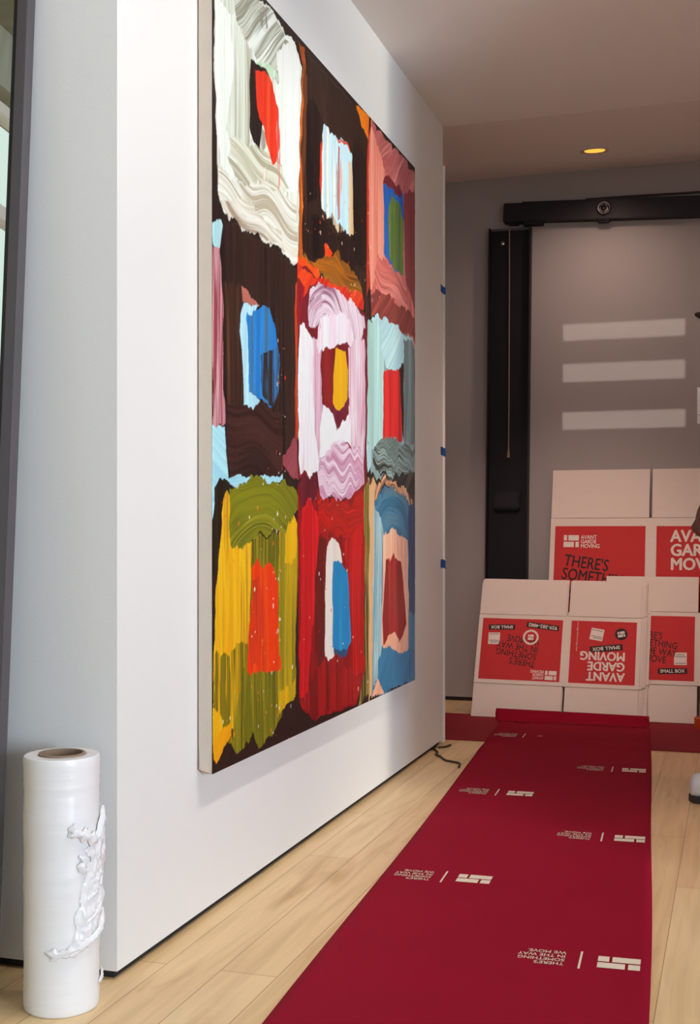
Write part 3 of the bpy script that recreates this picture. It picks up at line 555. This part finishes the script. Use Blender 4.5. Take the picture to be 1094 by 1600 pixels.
# ------------------------------------------------------------------ floor runners
RL, RS = (-0.785, 1.984), -0.0635                              # left edge of the long runner, slope in x per metre
def runner_z(y, x=0.0):
    z = .0035
    if y > 4.88: z += .004*min(1, (y-4.88)/.03)
    t = (y-5.435)/.055
    if t > 0: z += .041*(t*t*(3-2*t) if t < 1 else 1)
    return z
def wrinkle(s, y):
    k = min(1, max(0, (y-4.5)/.15), max(0, (5.38-y)/.12))
    return .006*k*max(0, mnoise.noise(Vector((s*2.4+y*.8, y*5, 7))))
def make_runner():
    bm = bmesh.new(); ys = list(np.arange(-0.8, 4.8, .045))+list(np.arange(4.8, 5.40, .03))+list(np.arange(5.40, 5.505, .007)); nx = 34; rows = []
    for y in ys:
        xl = RL[0]+(y-RL[1])*RS; wv = 0.655+.004*math.sin(y*3.1); r = []
        xl += .004*math.sin(y*2.3); e_ = min(1, max(0, (y-5.36)/.1)); xl -= .035*e_; wv += .028*e_
        for i in range(nx):
            s = i/(nx-1); w_ = .0016*mnoise.noise(Vector((s*4, y*1.6, 2)))*(1 if 0.05 < s < .95 else .3)
            w_ += wrinkle(s, y)
            r.append(bm.verts.new((xl+wv*s, y+.012*s*(y > 5.4), runner_z(y)+max(0, w_)-.004*(s-.3)*(y > 5.45)*2)))
        rows.append(r)
    low = [[bm.verts.new(v.co-Vector((0, 0, .0028))) for v in r] for r in rows]
    for g in (rows, low):
        for a, b2 in zip(g, g[1:]):
            for i in range(nx-1): bm.faces.new((a[i], a[i+1], b2[i+1], b2[i]))
    rim = rows[0]+[r[-1] for r in rows[1:]]+rows[-1][-2::-1]+[r[0] for r in rows[-2:0:-1]]; rim2 = low[0]+[r[-1] for r in low[1:]]+low[-1][-2::-1]+[r[0] for r in low[-2:0:-1]]
    for i in range(len(rim)): j = (i+1) % len(rim); bm.faces.new((rim[i], rim[j], rim2[j], rim2[i]))
    o = obj('floor_runner', bm, M['runner'], smooth=True)
    tag(o, 'long crimson cloth floor runner with cream printed logos, running up to the stacked flat boxes', 'runner')
    ang = math.atan(-RS)                                       # runner axis against +Y
    def logo(px, py, parts='tbl'):
        p = at_floor(px, py, .004); bm = bmesh.new()
        # readable from the far end: local x points left in the picture
        mt = Matrix.Translation((p.x, p.y, 0)) @ Matrix.Rotation(PI+ang-.02, 4, 'Z')
        if 'l' in parts:
            for a in ((-.117, .003, -.094, .033), (-.088, .003, -.034, .033), (-.117, -.033, -.062, -.003), (-.056, -.033, -.034, -.003)): quad(bm, *a)
        if 'b' in parts: quad(bm, -.0022, -.050, .0022, .050)
        if 't' in parts: add_text(bm, "THERE'S\nSOMETHING\nIN THE WAY\nWE MOVE.", .030, -.040, .096, .082, bold=.007, line=.98)
        if 's' in parts:
            f = bm.faces.new([bm.verts.new(q) for q in ((-.075, -.012, 0), (-.050, -.006, 0), (-.072, .004, 0))])
        bmesh.ops.subdivide_edges(bm, edges=[e for e in bm.edges if e.calc_length() > .02], cuts=2)
        for v in bm.verts:
            q = mt @ v.co; s = (q.x-(RL[0]+(q.y-RL[1])*RS))/.655
            w_ = .0016*max(0, mnoise.noise(Vector((s*4, q.y*1.6, 2))))
            w_ = max(0, .0016*mnoise.noise(Vector((s*4, q.y*1.6, 2)))+wrinkle(s, q.y))
            v.co = Vector((q.x, q.y, runner_z(q.y)+w_+.0009+v.co.z))
        bmesh.ops.recalc_face_normals(bm, faces=bm.faces[:])
        obj('printed_logo', bm, M['rprint'], o)
    for x, y in ((907,1500), (694,1370), (941,1308), (777,1238), (957,1202)): logo(x, y)
    logo(819, 1151, 'tbs')
    logo(700, 1900)
    bm = bmesh.new(); box(bm, -2.6, 1.15, 4.90, 5.60, .0006, .0034, .001)
    tag(obj('floor_runner', bm, M['runner2']), 'plain dark red runner laid crosswise along the back wall under the flat boxes', 'runner')
make_runner()
# ------------------------------------------------------------------ flattened moving boxes
Z90 = Matrix.Rotation(PI/2, 4, 'X')                            # print plane (x, y) -> box plane (x, z), facing -y
BLK = ((0, .55, .22, 1), (.30, .55, 1, 1), (0, 0, .68, .45), (.78, 0, 1, .45))
def add_blocks(bm, x, y, w_, h_, mi, z=0.0, rot=0.0, M4=None):
    cx, cy = x+w_/2, y+h_/2; mt = (M4 or Matrix()) @ Matrix.Translation((cx, cy, z)) @ Matrix.Rotation(rot, 4, 'Z') @ Matrix.Translation((-w_/2, -h_/2, 0))
    for a in BLK: quad(bm, a[0]*w_, a[1]*h_, a[2]*w_, a[3]*h_, mi, 0.0, 0.0, mt)
SLOGAN = "THERE'S\nSOMETHING\nIN THE WAY\nWE MOVE"
def print_wide(w_, h_, size_word):
    G = {}; g = lambda k: G.setdefault(k, bmesh.new()); u = w_; m = Z90
    if size_word == 'SMALL BOX':
        add_blocks(g('company_logo'), .04*u, h_-.135*u, .14*u, .115*u, 0, .0004, 0, m)
        add_text(g('company_logo'), 'AVANT\nGARDE\nMOVING', .195*u, h_-.140*u, .165*u, .12*u, bold=.014, mi=0, z=.0004, M4=m)
        add_text(g('slogan'), SLOGAN, .29*u, h_-.565*u, .52*u, .37*u, rot=-.13, bold=.006, mi=1, z=.0004, M4=m, line=.80)
    else:
        add_blocks(g('company_logo'), .10*u, h_-.245*u, .17*u, .14*u, 0, .0004, 0, m)
        add_text(g('company_logo'), 'AVANT\nGARDE\nMOVING', .29*u, h_-.255*u, .21*u, .15*u, bold=.014, mi=0, z=.0004, M4=m)
        add_text(g('slogan'), SLOGAN, .08*u, h_-.97*u, .80*u, .60*u, rot=-.13, bold=.012, mi=1, z=.0004, M4=m, line=.80)
    ring2d(g('ring_emblem'), .385*u, .235*u, .073*u, .098*u, 0, .0006, M4=m)
    ring2d(g('ring_emblem'), .385*u, .235*u, 0, .073*u, 2, .0005, M4=m)
    add_blocks(g('ring_emblem'), .35*u, .20*u, .07*u, .07*u, 0, .0008, 0, m)
    quad(g('phone_label'), .045*u, .055*u, .445*u, .125*u, 1, .0004, -.11, m)
    add_text(g('phone_label'), '929-282-4882', .065*u, .068*u, .36*u, .045*u, rot=-.11, bold=.02, mi=0, z=.0007, M4=m)
    quad(g('size_label'), .59*u, .080*u, .92*u, .148*u, 1, .0004, .04, m)
    add_text(g('size_label'), size_word, .615*u, .094*u, .28*u, .042*u, rot=.04, bold=.02, mi=0, z=.0007, M4=m)
    quad(g('room_label'), .77*u, .19*u, .915*u, .34*u, 0, .0004, .02, m)
    add_text(g('room_label'), 'ROOM NO.', .79*u, .305*u, .10*u, .018*u, rot=.02, bold=.02, mi=1, z=.0007, M4=m)
    quad(g('room_label'), .78*u, .287*u, .905*u, .293*u, 1, .0007, .02, m)
    quad(g('room_label'), .78*u, .207*u, .905*u, .213*u, 1, .0007, .02, m)
    return G
def print_narrow(w_, h_, size_word):
    G = {}; g = lambda k: G.setdefault(k, bmesh.new()); u = w_; m = Z90
    add_text(g('company_name'), 'AVANT\nGARDE\nMOVING', .15*u, h_-.515*u, .69*u, .47*u, bold=.028, mi=0, z=.0004, M4=m, line=.84)
    quad(g('size_label'), .20*u, .385*u, .70*u, .485*u, 1, .0004, .12, m)
    add_text(g('size_label'), size_word, .24*u, .405*u, .42*u, .058*u, rot=.12, bold=.02, mi=0, z=.0007, M4=m)
    quad(g('room_label'), .50*u, .12*u, .70*u, .31*u, 0, .0004, -.16, m)
    add_text(g('room_label'), 'ROOM NO.', .525*u, .265*u, .14*u, .022*u, rot=-.16, bold=.02, mi=1, z=.0007, M4=m)
    quad(g('room_label'), .515*u, .245*u, .69*u, .252*u, 1, .0007, -.16, m)
    quad(g('room_label'), .51*u, .148*u, .685*u, .155*u, 1, .0007, -.16, m)
    ring2d(g('round_emblem'), .23*u, .20*u, 0, .095*u, 1, .0004, M4=m)
    add_blocks(g('round_emblem'), .175*u, .155*u, .11*u, .09*u, 0, .0007, .2, m)
    add_text(g('web_address'), 'avantgardemoving.com', .90*u-.24*u+.0, .24*u, .48*u, .03*u, rot=PI/2, bold=.0, mi=0, z=.0004, M4=m)
    return G
def make_box(W1, W2, fh, ph, upside, prints, size_word='SMALL BOX'):
    """a flattened carton: origin at its lower left corner, face towards -y, 7 mm thick"""
    root = empty('flattened_box'); T, gap, W = .0075, .011, W1+W2; wide, narrow = W1, W2
    def two(bm, x0, x1, z0, z1, t0=0.0, t1=T):
        box(bm, x0, x1, t0, t0+.0032, z0, z1, .0008); box(bm, x0+.002, x1-.002, t1-.0032, t1, z0+.001, z1-.001, .0008)
    bm = bmesh.new(); two(bm, 0, W, fh, fh+ph); obj('side_panels', bm, M['card'], root)
    bm = bmesh.new(); box(bm, .002, W-.0015, .0033, T-.0033, fh+.002, fh+ph-.002); obj('corrugated_core', bm, M['cardedge'], root)
    for x0, x1 in ((0, W1-gap/2), (W1+gap/2, W-.003)):
        for z0, z1 in ((0.0, fh-.002), (fh+ph+.002, 2*fh+ph)):
            bm = bmesh.new(); two(bm, x0+.001, x1-.001, z0, z1, .0006, T-.0006); o = obj('flap', bm, M['card'], root)
    if prints:
        for k, (x0, wd, fn) in enumerate(((0.0, W1, print_wide), (W1, W2, print_narrow))):
            if upside: x0 = 0.0 if k == 0 else W1
            pw, pz = wd*(.905 if k == 0 else .88), ph*.885
            ox, oz = x0+(wd-pw)/2, fh+(ph-pz)/2
            bm = bmesh.new(); quad(bm, 0, 0, pw, pz, 0, 0.0, 0, Z90); pn = obj('printed_panel', bm, M['red'], root); pn['label'] = 'red printed panel'
            pn.location = (ox, -.0005, oz)
            if upside: pn.rotation_euler = (0, PI, 0); pn.location = (ox+pw, -.0005, oz+pz)
            for nm, gb in fn(pw, pz, size_word).items(): obj(nm, gb, [M['inkw'], M['ink'], M['red']], pn)
    return root
def copy_tree(o, parent=None):
    c = o.copy(); C.objects.link(c); c.parent = parent
    for ch in list(o.children): copy_tree(ch, c)
    return c
def lean_box(o, x, y, z, lean, yaw=0.0, roll=0.0): o.location = (x, y, z); o.rotation_euler = (-lean, roll, yaw); o.rotation_mode = 'XYZ'
W1, W2, FH, PH = .418, .338, .160, .338; LEAN = math.atan(.25/.60)
front = make_box(W1, W2, FH, PH, True, True)
lean_box(front, -1.172, 5.540, .004, LEAN, 0, math.radians(.5)); tag(front, 'front flat white box of the leaning stack, its red print upside down', 'cardboard box', 'flat boxes leaning in the stack')
names = ['second flat box from the front of the stack, only its right edge and top showing', 'third flat box from the front of the stack, a thin edge showing at right', 'fourth flat box from the front of the stack, between two similar edges', 'fifth flat box from the front of the stack, its top edge higher at left', 'rearmost flat box of the leaning stack, sticking out furthest at right']
for k, (dx, dw, dz, rl) in enumerate(((.001, .010, .000, .45), (.003, .016, .006, .6), (.002, .023, .004, .4), (-.002, .030, .012, .3), (.001, .037, .017, .5))):
    b = make_box(W1, W2+dw, FH, PH, True, False)
    p = Vector((-1.172+dx, 5.540+.0105*(k+1), .004+dz))
    lean_box(b, *p, LEAN, 0, math.radians(rl)); tag(b, names[k], 'cardboard box', 'flat boxes leaning in the stack')
rb = make_box(.428, W2, FH+.012, PH+.005, False, True); L2 = math.atan(.235/.625)
lean_box(rb, -.588, 5.617, .004, L2, math.radians(-.8), 0); tag(rb, 'flat white box with upright red print, standing half behind the front stack at right', 'cardboard box')
bg = make_box(.474, .474, .245, .705, False, True, 'LARGE BOX'); L3 = math.atan(.30/1.135)
lean_box(bg, -.862, 5.728, .004, L3, 0, 0); tag(bg, 'tallest flat white box, leaning on the back wall behind the smaller ones', 'cardboard box')
# ------------------------------------------------------------------ black channel, rail, cords on the back wall
ch = empty('steel_channel', (-1.094, YB-.002, .02), (0, math.radians(.62), 0)); tag(ch, 'tall black steel channel standing upright against the back wall left of the boxes', 'steel channel')
HC = 2.345; hw = .104
obj('web', B(-hw+.004, hw-.004, -.014, -.003, 0, HC-.008, .001), M['blackin'], ch)
for s in (-1, 1): obj('flange', B(s*hw-.006*(s > 0)-.0*(s < 0), s*hw+.006*(s < 0), -.062, -.003, 0, HC, .001), M['black'], ch)
obj('top_lip', B(-hw+.007, hw-.007, -.020, -.003, HC-.008, HC+.004, .001), M['frame'], ch)
bm = bmesh.new(); lathe(bm, [(.0, -.0165), (.008, -.0165), (.011, -.0145), (.011, -.0135)], 20, mtx=Matrix.Translation((-.042, 0, HC-.068)) @ Matrix.Rotation(-PI/2, 4, 'X') @ Matrix.Scale(-1, 4, (0,0,1)) @ Matrix.Rotation(PI, 4, 'X')); o = obj('bolt', bm, M['chrome'], ch, smooth=True); o['label'] = 'pale round bolt head'
bm = B(-.062, .062, -.056, -.0145, .945, 1.035, .008); box(bm, -.045, .045, -.060, -.055, .955, 1.025, .003); obj('counterweight', bm, M['black'], ch)
rail = empty('steel_rail', (-1.098, YB-.002, 2.443), (0, math.radians(2.55), 0)); tag(rail, 'thick black rail fixed across the top of the back wall', 'rail')
bm = B(.088, 2.15, -.058, -.002, -.050, .047, .002); obj('bar', bm, M['black'], rail)
bm = B(0, .092, -.066, -.002, -.052, .040, .003); box(bm, .02, .075, -.060, -.010, -.062, -.051, .004); obj('end_block', bm, M['black'], rail)
bm = B(.098, .195, -.052, -.006, -.066, -.049, .002); obj('bottom_plate', bm, M['blackin'], rail)
kx = .49
mt = Matrix.Translation((kx, -.058, 0)) @ Matrix.Rotation(PI/2, 4, 'X')
bm = bmesh.new(); lathe(bm, [(.0, .0), (.033, .0), (.035, .004), (.033, .010), (.024, .012), (.022, .008), (.013, .008), (.011, .015), (.0, .016)], 28, mtx=mt)
for a in range(3): tube(bm, [mt @ Vector((.009*math.cos(a*2.1+.4), .009*math.sin(a*2.1+.4), .012)), mt @ Vector((.026*math.cos(a*2.1+.4), .026*math.sin(a*2.1+.4), .013))], .003, 6)
o = obj('pulley_wheel', bm, M['pulley'], rail, smooth=True); o['label'] = 'round scratched steel pulley'
bm = bmesh.new(); box(bm, kx-.032, kx+.032, -.060, -.012, -.064, -.049, .007); obj('pulley_housing', bm, M['blackin'], rail)
bm = bmesh.new(); tube(bm, smooth_path([(-1.074, YB-.034, 2.394), (-1.075, YB-.030, 2.0), (-1.077, YB-.030, 1.5), (-1.079, YB-.031, 1.27)], 6), .0030, 8); tube(bm, [(-1.079, YB-.031, 1.275), (-1.080, YB-.031, 1.225)], [.003, .008], 8)
tag(obj('pull_cord', bm, M['cord']), 'thin tan cord hanging from the rail down inside the black channel', 'cord')
bm = bmesh.new(); tube(bm, smooth_path([(-.70, YB-.030, 2.479), (-.45, YB-.020, 2.479), (-.16, YB-.006, 2.477), (.3, YB-.006, 2.474), (1.1, YB-.006, 2.47)], 6), .0055, 8)
tag(obj('electric_cable', bm, M['cable']), 'thin dark cable run along the wall just above the black rail', 'cable')
# ------------------------------------------------------------------ corner guard and tape at the far end of the painting wall
tag(obj('corner_guard', B(XW-.05, XW+.0085, Y1+.001, Y1+.007, .004, 2.34, .001), M['guard']), 'thin white protective strip covering the far corner of the painting wall', 'corner guard')
for z, dz, txt in ((1.835, .030, 'topmost blue tape piece on the white corner strip, high beside the painting'), (1.180, .034, 'middle blue tape piece on the white corner strip, at painting mid height'), (.726, .034, 'lowest blue tape piece on the white corner strip, near box height')):
    bm = bmesh.new(); x1 = XW+.0098; prof = [(XW+.0011, Y1-.042), (XW+.0011, Y1-.001), (x1-.001, Y1+.0003), (x1, Y1+.0018), (x1, Y1+.0085), (XW-.03, Y1+.0088)]
    rows = [[bm.verts.new((x, y, zz+.004*math.sin(i*1.3+z))) for i, (x, y) in enumerate(prof)] for zz in (z-dz/2, z+dz/2)]
    for i in range(len(prof)-1): bm.faces.new((rows[0][i], rows[0][i+1], rows[1][i+1], rows[1][i]))
    tag(obj('painters_tape', bm, M['tape']), txt, 'tape', 'blue tape on the corner strip')
# ------------------------------------------------------------------ recessed ceiling lights
def downlight(x, y, z, label, watts, tilt=0.0, lens='lens'):
    root = empty('recessed_downlight', (x, y, z), (tilt, 0, 0)); tag(root, label, 'ceiling light')
    bm = bmesh.new(); lathe(bm, [(.045, .0), (.058, -.004), (.066, -.003), (.068, .0)], 40); obj('trim_ring', bm, M['trimw'], root, smooth=True)
    bm = bmesh.new(); lathe(bm, [(.0, -.0015), (.046, -.0015)], 40); obj('lamp_lens', bm, M[lens], root)
    if not watts: return
    l = bpy.data.lights.new('downlight_glow', 'SPOT'); l.energy = watts; l.color = (1.0, .72, .60); l.spot_size = math.radians(150); l.spot_blend = 1.0; l.shadow_soft_size = .045
    o = bpy.data.objects.new('downlight_glow', l); C.objects.link(o); o.parent = root; o.location = (0, 0, -.02)
for x, y, t in ((-.15, 1.6, 'added fill light nearest the camera, over the left part of the painting'), (-.15, 2.35, 'added fill light over the middle of the painting'), (-.15, 3.05, 'added fill light over the right part of the painting'), (-.1, 1.95, 'added fill light over the near end of the runner'), (-.5, 3.25, 'added fill light turned towards the flat boxes')): downlight(x, y, ZC-.0005, t, 0, 0, 'fill_lens')  # unseen fixtures with glowing lenses, added to go with the fill spots
ZS = lambda y: ZC+(y-Y1)*(ZB-ZC)/(YB-Y1)
TL = math.atan((ZB-ZC)/(YB-Y1))
yl = 5.36; k_ = at_floor(929.5, 240, ZS(5.45)); downlight(k_.x, k_.y, ZS(k_.y)-.0005, 'small round amber recessed light glowing in the ceiling before the back wall', 14, TL)
downlight(.55, 4.2, ZC-.0005, 'recessed ceiling light over the right side of the passage', 12)
downlight(-2.1, 5.4, ZS(5.4)-.0005, 'recessed ceiling light in the side passage behind the painting wall', 6, TL)
# ------------------------------------------------------------------ loose cable on the floor
bm = bmesh.new()
P_ = lambda l: [Vector((*at_floor(x, y, .004)[:2], .0045)) for x, y in l]
tube(bm, smooth_path([Vector((XW-.008, 4.66, .006))]+P_([(680,1172),(684,1176),(681,1179),(688,1182),(696,1188),(705,1190),(718,1193),(717,1199)]), 5), .0042, 7)
tube(bm, smooth_path(P_([(678,1171),(682,1166),(679,1163)]), 5), .0040, 7)
tube(bm, smooth_path(P_([(685,1168),(695,1167),(704,1164)]), 5), .0040, 7)
tag(obj('floor_cable', bm, M['cable']), 'thin brown cable lying on the floor at the foot of the painting wall', 'cable')
# ------------------------------------------------------------------ person at the right edge
def skin(name, verts, edges, m, parent, root=0, sub=2):
    """a body grown with the skin modifier round joints: verts = {key: (x, y, z, rx, ry)}"""
    keys = list(verts); ix = {k: i for i, k in enumerate(keys)}
    me = bpy.data.meshes.new(name); me.from_pydata([verts[k][:3] for k in keys], [(ix[a], ix[b]) for a, b in edges], [])
    o = bpy.data.objects.new(name, me); C.objects.link(o); me.materials.append(m)
    sk = o.modifiers.new('skin', 'SKIN'); sk.use_smooth_shade = True
    for i, k in enumerate(keys):
        v = verts[k]; me.skin_vertices[0].data[i].radius = (v[3], v[4] if len(v) > 4 else v[3]); me.skin_vertices[0].data[i].use_root = (i == root)
    s = o.modifiers.new('sub', 'SUBSURF'); s.levels = s.render_levels = sub
    dg = bpy.context.evaluated_depsgraph_get(); m2 = bpy.data.meshes.new_from_object(o.evaluated_get(dg)); o.modifiers.clear(); o.data = m2
    for p in m2.polygons: p.use_smooth = True
    if parent: o.parent = parent
    return o
def make_person():
    KS = .948; root = empty('person', (.055, 4.18, 0), (0, 0, math.atan2(-SN, -CS))); root.scale = (KS, KS, KS); tag(root, 'person cut off by the right edge, one brown hand and dark sleeve showing', 'person')
    V, E = {}, []
    def chain(*ks): E.extend(zip(ks, ks[1:]))
    V['pelvis'] = (0, 0, .93, .060, .075); V['waist'] = (.0, 0, 1.08, .080, .105); V['chest'] = (.0, 0, 1.27, .12, .165); V['collar'] = (-.01, 0, 1.42, .075, .10); V['neck'] = (.0, 0, 1.49, .052, .052); V['jaw'] = (.022, 0, 1.575, .066, .062); V['head'] = (.012, 0, 1.655, .092, .074); V['crown'] = (.006, 0, 1.71, .068, .060)
    V['nose'] = (.105, 0, 1.625, .012, .011)
    chain('pelvis', 'waist', 'chest', 'collar', 'neck', 'jaw', 'head', 'crown'); chain('head', 'nose')
    for s, n in ((1, 'l'), (-1, 'r')):
        V['ear'+n] = (.0, s*.086, 1.635, .016, .012); chain('head', 'ear'+n)
        fx = .062 if s > 0 else -.075; V['hip'+n] = (0, s*.09, .84, .055); V['thigh'+n] = (.005+fx*.3, s*.10, .70, .066); V['knee'+n] = (.012+fx*.6, s*.10, .48, .055); V['calf'+n] = (-.012+fx*.8, s*.10, .34, .052); V['ankle'+n] = (-.02+fx, s*.10, .09, .036); V['foot'+n] = (.05+fx, s*.105, .045, .036); V['toe'+n] = (.125+fx, s*.11, .035, .028)
        chain('pelvis', 'hip'+n, 'thigh'+n, 'knee'+n, 'calf'+n, 'ankle'+n, 'foot'+n, 'toe'+n)
    a = lambda x, y, z, *r: (x/KS, y/KS, z/KS)+r
    V['shl'] = (0, .185, 1.40, .062); V['ell'] = a(.13, .245, 1.15, .044); V['fol'] = a(.172, .23, 1.03, .037); V['wrl'] = a(.208, .215, .940, .027, .030); V['pml'] = a(.225, .208, .908, .020, .034)
    V['shr'] = (0, -.185, 1.40, .062); V['elr'] = (-.02, -.26, 1.14, .044); V['for'] = (.05, -.20, 1.17, .040); V['wrr'] = a(.100, -.115, 1.215, .027, .030); V['pmr'] = a(.104, -.078, 1.235, .020, .030)
    chain('chest', 'shl', 'ell', 'fol', 'wrl', 'pml'); chain('chest', 'shr', 'elr', 'for', 'wrr', 'pmr')
    for j in range(4):                                          # left hand: loosely curled fingers hanging down
        y = .238-.019*j; ln = (.9, 1.05, 1.0, .8)[j]
        V['la%d' % j] = a(.242-.003*j, y, .893, .0098); V['lb%d' % j] = a(.249, y, .893-.026*ln, .0090); V['lc%d' % j] = a(.236, y-.002, .893-.042*ln, .0082); V['ld%d' % j] = a(.216, y-.003, .893-.044*ln, .0075)
        chain('pml', 'la%d' % j, 'lb%d' % j, 'lc%d' % j, 'ld%d' % j)
    V['lt0'] = a(.205, .245, .915, .011); V['lt1'] = a(.208, .254, .885, .0095); V['lt2'] = a(.222, .252, .863, .0085); chain('pml', 'lt0', 'lt1', 'lt2')
    for j in range(4):                                          # right hand: fingers closed on the card
        z = 1.262-.017*j
        V['ra%d' % j] = a(.112, -.066, z, .0095); V['rb%d' % j] = a(.122, -.052, z+.002, .0088); V['rc%d' % j] = a(.112, -.050, z+.003, .0080)
        chain('pmr', 'ra%d' % j, 'rb%d' % j, 'rc%d' % j)
    V['rt0'] = a(.094, -.062, 1.255, .0105); V['rt1'] = a(.100, -.036, 1.268, .009); V['rt2'] = a(.112, -.029, 1.276, .008); chain('pmr', 'rt0', 'rt1', 'rt2')
    skin('body', V, E, M['skin'], root)
    g = lambda k, d: (V[k][0], V[k][1], V[k][2], V[k][3]+d, (V[k][4] if len(V[k]) > 4 else V[k][3])+d)
    sw = {k: g(k, .014) for k in ('pelvis', 'waist', 'chest', 'collar', 'shl', 'ell', 'fol', 'shr', 'elr', 'for')}
    sw['pelvis'] = (0, 0, .84, .140, .170); sw['waist'] = (0, 0, 1.08, .120, .154)
    sw['cufl'] = a(.204, .216, .957, .042); sw['cufr'] = a(.080, -.145, 1.20, .040)
    o = skin('sweater', sw, [('pelvis','waist'),('waist','chest'),('chest','collar'),('chest','shl'),('shl','ell'),('ell','fol'),('fol','cufl'),('chest','shr'),('shr','elr'),('elr','for'),('for','cufr')], M['sweater'], root)
    tr = {k: g(k, .014) for k in ('pelvis', 'hipl', 'thighl', 'kneel', 'calfl', 'hipr', 'thighr', 'kneer', 'calfr')}
    tr['hml'] = (.046, .10, .075, .055); tr['hmr'] = (-.091, -.10, .075, .055); tr['pelvis'] = (0, 0, .90, .120, .150); tr['top'] = (0, 0, 1.03, .112, .142); tr['thighl'] = (.024, .10, .70, .094); tr['thighr'] = (-.018, -.10, .70, .094)
    tr['crl'] = (0, .085, .82, .100); tr['crr'] = (0, -.085, .82, .100); del tr['hipl'], tr['hipr']
    skin('trousers', tr, [('top','pelvis'),('pelvis','crl'),('crl','thighl'),('thighl','kneel'),('kneel','calfl'),('calfl','hml'),('pelvis','crr'),('crr','thighr'),('thighr','kneer'),('kneer','calfr'),('calfr','hmr')], M['trousers'], root)
    for s in (1, -1):
        bm = bmesh.new(); secs = [(-.075, .030, .030, .085), (-.055, .040, .018, .105), (.0, .043, .016, .108), (.05, .045, .016, .095), (.10, .048, .016, .090), (.145, .046, .016, .098), (.170, .036, .018, .092), (.182, .020, .022, .076)]; rings = []
        for x, hw_, z0, z1 in secs: rings.append([bm.verts.new((x, s*.105+hw_*math.cos(a), (z0+z1)/2+(z1-z0)/2*math.copysign(abs(math.sin(a))**.7, math.sin(a)))) for a in [2*PI*k/16 for k in range(16)]])
        for a, b2 in zip(rings, rings[1:]):
            for k in range(16): bm.faces.new((a[k], a[(k+1)%16], b2[(k+1)%16], b2[k]))
        bm.faces.new(rings[0]); bm.faces.new(rings[-1]); sh = obj('shoe', bm, M['shoe'], root, smooth=True); sh['label'] = 'white shoe'; sh.location.x = .062 if s > 0 else -.075
        bm = bmesh.new(); pts = [(-.08, .020), (-.07, .036), (-.02, .043), (.05, .047), (.11, .050), (.16, .044), (.184, .024)]; ol = [(x, y) for x, y in pts]+[(x, -y) for x, y in reversed(pts)]
        lo = [bm.verts.new((x, s*.105+y, .0005)) for x, y in ol]; hi = [bm.verts.new((x, s*.105+y, .022)) for x, y in ol]; bm.faces.new(lo); bm.faces.new(hi)
        for k in range(len(ol)): bm.faces.new((lo[k], lo[(k+1)%len(ol)], hi[(k+1)%len(ol)], hi[k]))
        obj('sole', bm, M['sole'], sh)
    bm = bmesh.new(); mt = Matrix.Translation((.005, 0, 1.675)) @ Matrix.Scale(1.12, 4, (1,0,0))
    lathe(bm, [(.098, -.012), (.099, .010), (.094, .04), (.078, .068), (.05, .086), (.0, .094)], 32, mtx=mt); cp = obj('cap', bm, M['cap'], root, smooth=True)
    bm = bmesh.new(); n = 14; top = []; bot = []
    for k in range(n+1):
        a = -1.05+2.1*k/n; i_ = Vector((.005+.108*math.cos(a), .098*math.sin(a), 1.664)); o_ = Vector((.005+.108*math.cos(a)+.088*max(.0, math.cos(a))**.8, .1*math.sin(a), 1.652+.004*math.cos(a)-.020*(abs(a)/1.05)**2))
        top.append((bm.verts.new(i_+Vector((0,0,.003))), bm.verts.new(o_+Vector((0,0,.003))))); bot.append((bm.verts.new(i_), bm.verts.new(o_)))
    for k in range(n): 
        bm.faces.new((top[k][0], top[k][1], top[k+1][1], top[k+1][0])); bm.faces.new((bot[k][0], bot[k][1], bot[k+1][1], bot[k+1][0])); bm.faces.new((top[k][1], bot[k][1], bot[k+1][1], top[k+1][1]))
    obj('cap_brim', bm, M['cap'], root)
    for s in (1, -1):
        bm = bmesh.new(); bmesh.ops.create_uvsphere(bm, u_segments=14, v_segments=10, radius=.012); bmesh.ops.translate(bm, verts=bm.verts, vec=(.086, s*.032, 1.645)); obj('eye', bm, M['inkw'], root, smooth=True)
    bm = bmesh.new(); tube(bm, smooth_path([(.080, .024, 1.570), (.090, 0, 1.572), (.080, -.024, 1.570)], 5), .004, 8); obj('mouth', bm, M['skin'], root, smooth=True)
    # the card held in the right hand
    mw = Matrix.Translation(root.location) @ root.rotation_euler.to_matrix().to_4x4()
    bm = bmesh.new(); box(bm, .085, .172, -.041, -.039, 1.215, 1.335, .0005, mtx=mw); box(bm, .088, .169, -.0390, -.0385, 1.243, 1.2445, mi=1, mtx=mw)
    tag(obj('paper_card', bm, [M['paper'], M['ink']]), 'small white card held up at chest height at the right edge of the picture', 'card')
make_person()
# ------------------------------------------------------------------ orange tape roll in front of the boxes
root = empty('tape_roll', (-.118, 5.50, .0036), (0, 0, .3)); tag(root, 'roll of orange tape lying on the cross runner at the right edge, before the boxes', 'tape')
bm = bmesh.new(); lathe(bm, [(.040, 0), (.054, 0), (.055, .002), (.055, .043), (.054, .045), (.040, .045)], 36, close=True); obj('tape_winding', bm, M['orange'], root, smooth=False)
bm = bmesh.new(); lathe(bm, [(.037, 0.001), (.0398, 0.001), (.0398, .0445), (.037, .0445)], 36, close=True); obj('cardboard_core', bm, M['core'], root)
